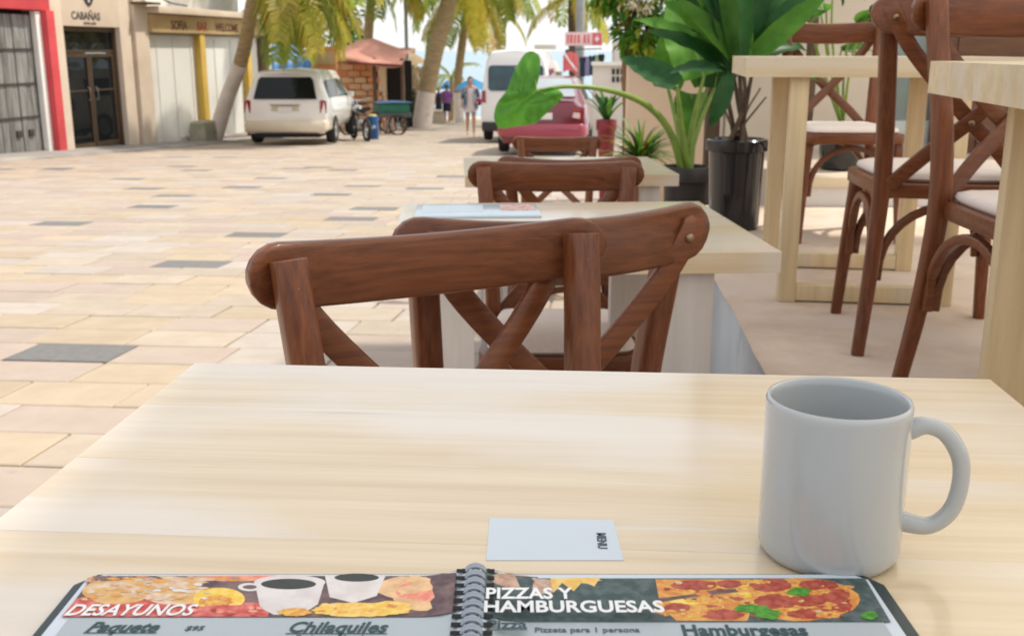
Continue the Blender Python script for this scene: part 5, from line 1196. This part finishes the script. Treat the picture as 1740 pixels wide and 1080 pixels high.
b = MB(); b.box((xk(931), 0, zk(110) / 2), (.35, .35, zk(80))); b.box((xk(926), 0, zk(80)), (1.2, .5, .25)); b.build('tower', mat('tower_pale', (.76, .74, .66), None, 2, rough=.8), kp, bevel=.03)
# umbrellas by the beach
for lab, px, py, Yu, r_ in (('bright blue beach umbrella beside the woman in the cardigan', 803, 150, 47, .8), ('small blue umbrella above the purple shirted man', 761, 150, 60, .45)):
    p = at(px, py, Yu); g = gz(Yu); u_ = thing('beach_umbrella', lab, 'umbrella', (p.x, Yu, g), 0, 'blue umbrellas near the beach')
    b = MB(); b.lathe([(r_, p.z - g - .05), (r_ * .6, p.z - g + .22), (.03, p.z - g + .42)], 10); b.build('canopy', mat('umbrella_blue', (.03, .22, .50), (.04, .30, .58), 3, rough=.6, trans=.3), u_, smooth=20)
    b = MB(); b.tube([(0, 0, 0), (0, 0, p.z - g + .4)], .025, 6); b.build('pole', STEEL, u_)

# ================================================================== PEOPLE
SKIN = mat('skin', (.42, .22, .14), (.36, .18, .11), 12, rough=.55)
SKIN_L = mat('skin_light', (.55, .33, .23), (.48, .27, .18), 12, rough=.55)
HAIR = mat('hair_brown', (.10, .055, .03), (.05, .03, .018), 20, rough=.6)
def skinned(name, nodes, edges, m, parent, lv=2):
    bm = bmesh.new(); ly = bm.verts.layers.skin.verify(); vs_ = []
    for i, (p, r) in enumerate(nodes):
        v = bm.verts.new(p); v[ly].radius = (r, r) if not isinstance(r, tuple) else r; v[ly].use_root = (i == 0); vs_.append(v)
    for a_, c_ in edges: bm.edges.new((vs_[a_], vs_[c_]))
    me = bpy.data.meshes.new(name); bm.to_mesh(me); bm.free(); me.materials.append(m)
    o = link(name, me, parent); sk_ = o.modifiers.new('skin', 'SKIN'); sk_.use_smooth_shade = True; sb2 = o.modifiers.new('sub', 'SUBSURF'); sb2.levels = lv; sb2.render_levels = lv
    return o
def person(label, loc, rz, sk, hair, h=1.65, stride=.16, seated=False, armL=None, armR=None, long_hair=False):
    t = thing('person', label, 'person', loc, rz)
    k = h / 1.65
    hp = .92 if not seated else .50
    N = [((0, 0, hp), (.125, .095)), ((0, 0, hp + .17), (.115, .085)), ((0, .0, hp + .36), (.135, .09)), ((0, .0, hp + .475), (.075, .065)), ((0, -.01, hp + .54), .05), ((0, -.015, hp + .60), (.07, .078)), ((0, -.012, hp + .68), (.072, .082)), ((0, -.005, hp + .725), (.05, .056))]
    E = [(i, i + 1) for i in range(7)]
    for s in (-1, 1):
        i = len(N); a = armL if s < 0 else armR
        el, wr = a or ((s * .235, .02, hp + .20), (s * .255, -.06, hp - .02))
        el, wr = Vector(el), Vector(wr); hd = wr + (wr - el).normalized() * .09
        N += [((s * .17, 0, hp + .445), .052), (tuple(el), .038), (tuple(wr), .027), (tuple(hd), (.032, .018))]
        E += [(3, i), (i, i + 1), (i + 1, i + 2), (i + 2, i + 3)]
        i = len(N)
        if seated: pts = [((s * .10, -.06, hp - .02), .085), ((s * .13, -.44, hp - .02), .06), ((s * .13, -.46, .09), .038), ((s * .13, -.60, .03), (.035, .028))]
        else:
            f = -stride * s
            pts = [((s * .085, f * .1, hp - .10), .088), ((s * .09, f * .5 - .015, .49), .058), ((s * .09, f + .03 * (f > 0), .085 + (.06 if f > 0 else 0)), .034), ((s * .095, f - .12 + .03 * (f > 0), .028 + (.02 if f > 0 else 0)), (.036, .026))]
        N += pts; E += [(0, i), (i, i + 1), (i + 1, i + 2), (i + 2, i + 3)]
    skinned('body', [(tuple(Vector(p) * k), tuple(x * k for x in r) if isinstance(r, tuple) else r * k) for p, r in N], E, sk, t)
    hz_ = hp + .67
    b = MB(); b.ball((0, .018 * k, (hz_ + .012) * k), (.088 * k, .095 * k, .10 * k), 14)
    b.v = [Vector((p.x, p.y if p.y > -.045 * k or p.z > (hz_ + .045) * k else -.045 * k, p.z)) for p in b.v]
    if long_hair: b.loft([[(.075 * k * q * math.cos(a), (.055 + .05 * math.sin(a) * q) * k, z * k) for a in [2 * math.pi * j / 12 for j in range(12)]] for z, q in ((hz_ + .03, .9), (hz_ - .08, 1.05), (hz_ - .2, .8), (hz_ - .26, .3))])
    b.build('hair', hair, t, smooth=60)
    for s in (-1, 1): b = MB(); b.ball((s * .031 * k, -.086 * k, (hz_ - .01) * k), .010 * k, 8); b.build('eye', BLACK, t)
    b = MB(); b.ball((0, -.094 * k, (hz_ - .04) * k), (.012 * k, .017 * k, .02 * k), 8); b.build('nose', sk, t)
    b = MB(); b.ball((0, -.084 * k, (hz_ - .075) * k), (.022 * k, .008 * k, .006 * k), 8); b.build('mouth', mat('lips', (.35, .10, .09), None, 8), t)
    return t, k, hp
def garment(name, rings, m, parent, sides=18, dy=0.0):
    b = MB(); b.loft([[(cx + rx * math.cos(2 * math.pi * j / sides) + .006 * math.sin(5 * j + i), cy + ry * math.sin(2 * math.pi * j / sides) + .006 * math.cos(4 * j + i), z) for j in range(sides)] for i, (z, rx, ry, cx, cy) in enumerate(rings)], caps=False)
    b.build(name, m, parent, smooth=60)
def sleeve(name, a, c, r0, r1, m, parent): b = MB(); b.tube([a, (Vector(a) + Vector(c)) / 2, c], [r0, (r0 + r1) / 2 + .004, r1], 10, up=(0, 1, 0)); b.build(name, m, parent)
# woman walking towards the camera
wp = base_pt(800, 31.2); wp = (wp[0], 31.2, gz(31.2))
t, k, hp = person('woman in a pale dress and navy patterned cardigan walking beside the white van', wp, R(4), SKIN_L, HAIR, 1.66, .15, False, None, ((.27, .0, 1.12), (.20, -.17, .98)), True)
DRESS = mat('dress_pale', (.80, .70, .68), (.66, .53, .52), 14, rough=.8); CARD = mat('cardigan_navy', (.06, .085, .16), (.38, .42, .48), 11, rough=.85, contrast=(.42, .55))
garment('dress', [(1.38, .12, .085, 0, 0), (1.30, .155, .11, 0, 0), (1.12, .15, .115, 0, 0), (.98, .15, .125, 0, 0), (.84, .19, .15, 0, 0), (.70, .215, .17, 0, 0)], DRESS, t)
b = MB(); n = 15
b.loft([[(rx * math.cos(a), ry * math.sin(a), z) for a in [R(-58 + (180 + 116) * j / n) for j in range(n + 1)]] for z, rx, ry in ((1.395, .12, .09), (1.35, .185, .12), (1.15, .19, .135), (.95, .215, .15), (.80, .235, .16))], closed=False, caps=False); b.build('cardigan', CARD, t, smooth=70)
sleeve('sleeve', (-.175, 0, 1.36), (-.24, .015, 1.08), .064, .058, CARD, t); sleeve('sleeve', (.175, 0, 1.36), (.265, 0, 1.11), .064, .056, CARD, t)
b = MB(); b.ball((.26, -.12, 1.0), (.10, .07, .11), 12)
tag(b.build('handbag', mat('bag_red', (.35, .04, .08), (.2, .03, .06), 9, rough=.6), loc=Vector(wp)), 'dark red handbag under the arm of the woman in the cardigan', 'bag')
# man seen from behind
w2 = base_pt(760, 49); w2 = (w2[0], 49, gz(49))
t, k, hp = person('person in a purple shirt and black shorts walking away to the beach', w2, R(176), SKIN, HAIR, 1.70, .12)
PUR = mat('shirt_purple', (.26, .11, .32), (.20, .08, .25), 8, rough=.85); SHB = mat('shorts_black', (.02, .022, .035), None, 8, rough=.85)
garment('shirt', [(1.46, .12, .09, 0, 0), (1.40, .20, .125, 0, 0), (1.2, .205, .14, 0, 0), (1.02, .205, .15, 0, 0), (.92, .21, .155, 0, 0)], PUR, t)
for s in (-1, 1): sleeve('sleeve', (s * .18, 0, 1.40), (s * .25, .02, 1.20), .075, .07, PUR, t)
garment('shorts', [(.96, .185, .14, 0, 0), (.80, .20, .15, 0, 0), (.56, .20, .15, 0, .0)], SHB, t)
# seated man by the tricycle, two people at the beach tables
w3 = at(648, 212, 34); w3 = (w3.x, 34.6, gz(34.6))
t, k, hp = person('seated person in a plum shirt in the doorway of the orange hut', w3, R(25), SKIN, HAIR, 1.7, 0, True)
PLUM = mat('shirt_plum', (.20, .07, .13), (.15, .05, .1), 8, rough=.85)
garment('shirt', [(1.04, .12, .09, 0, 0), (.98, .20, .13, 0, 0), (.75, .20, .15, 0, 0), (.50, .20, .16, 0, 0)], PLUM, t)
b = MB(); b.box((0, .02, .36), (.4, .4, .05))
for x in (-.16, .16):
    for y in (-.14, .18): b.box((x, y, .17), (.04, .04, .335))
tag(b.build('stool', BARK_D, loc=w3, smooth=0, rz=R(25)), 'dark wooden stool under the seated person by the hut', 'stool')
for lab, px, Yq, m, rz in (('person in a black top standing by the white-based palm', 746, 56, SHB, 40), ('person in a red top at the far beach tables', 733, 57, mat('shirt_redbrown', (.38, .10, .09), None, 8, rough=.85), -30)):
    q = base_pt(px, Yq); q = (q[0], Yq, gz(Yq)); t, k, hp = person(lab, q, R(rz), SKIN, HAIR, 1.65, .05)
    garment('top', [(1.42, .12, .09, 0, 0), (1.36, .19, .12, 0, 0), (1.1, .19, .14, 0, 0), (.84, .21, .15, 0, 0)], m, t)
    garment('trousers', [(.9, .19, .14, 0, 0), (.6, .2, .14, 0, 0), (.2, .2, .12, 0, 0)], SHB, t)
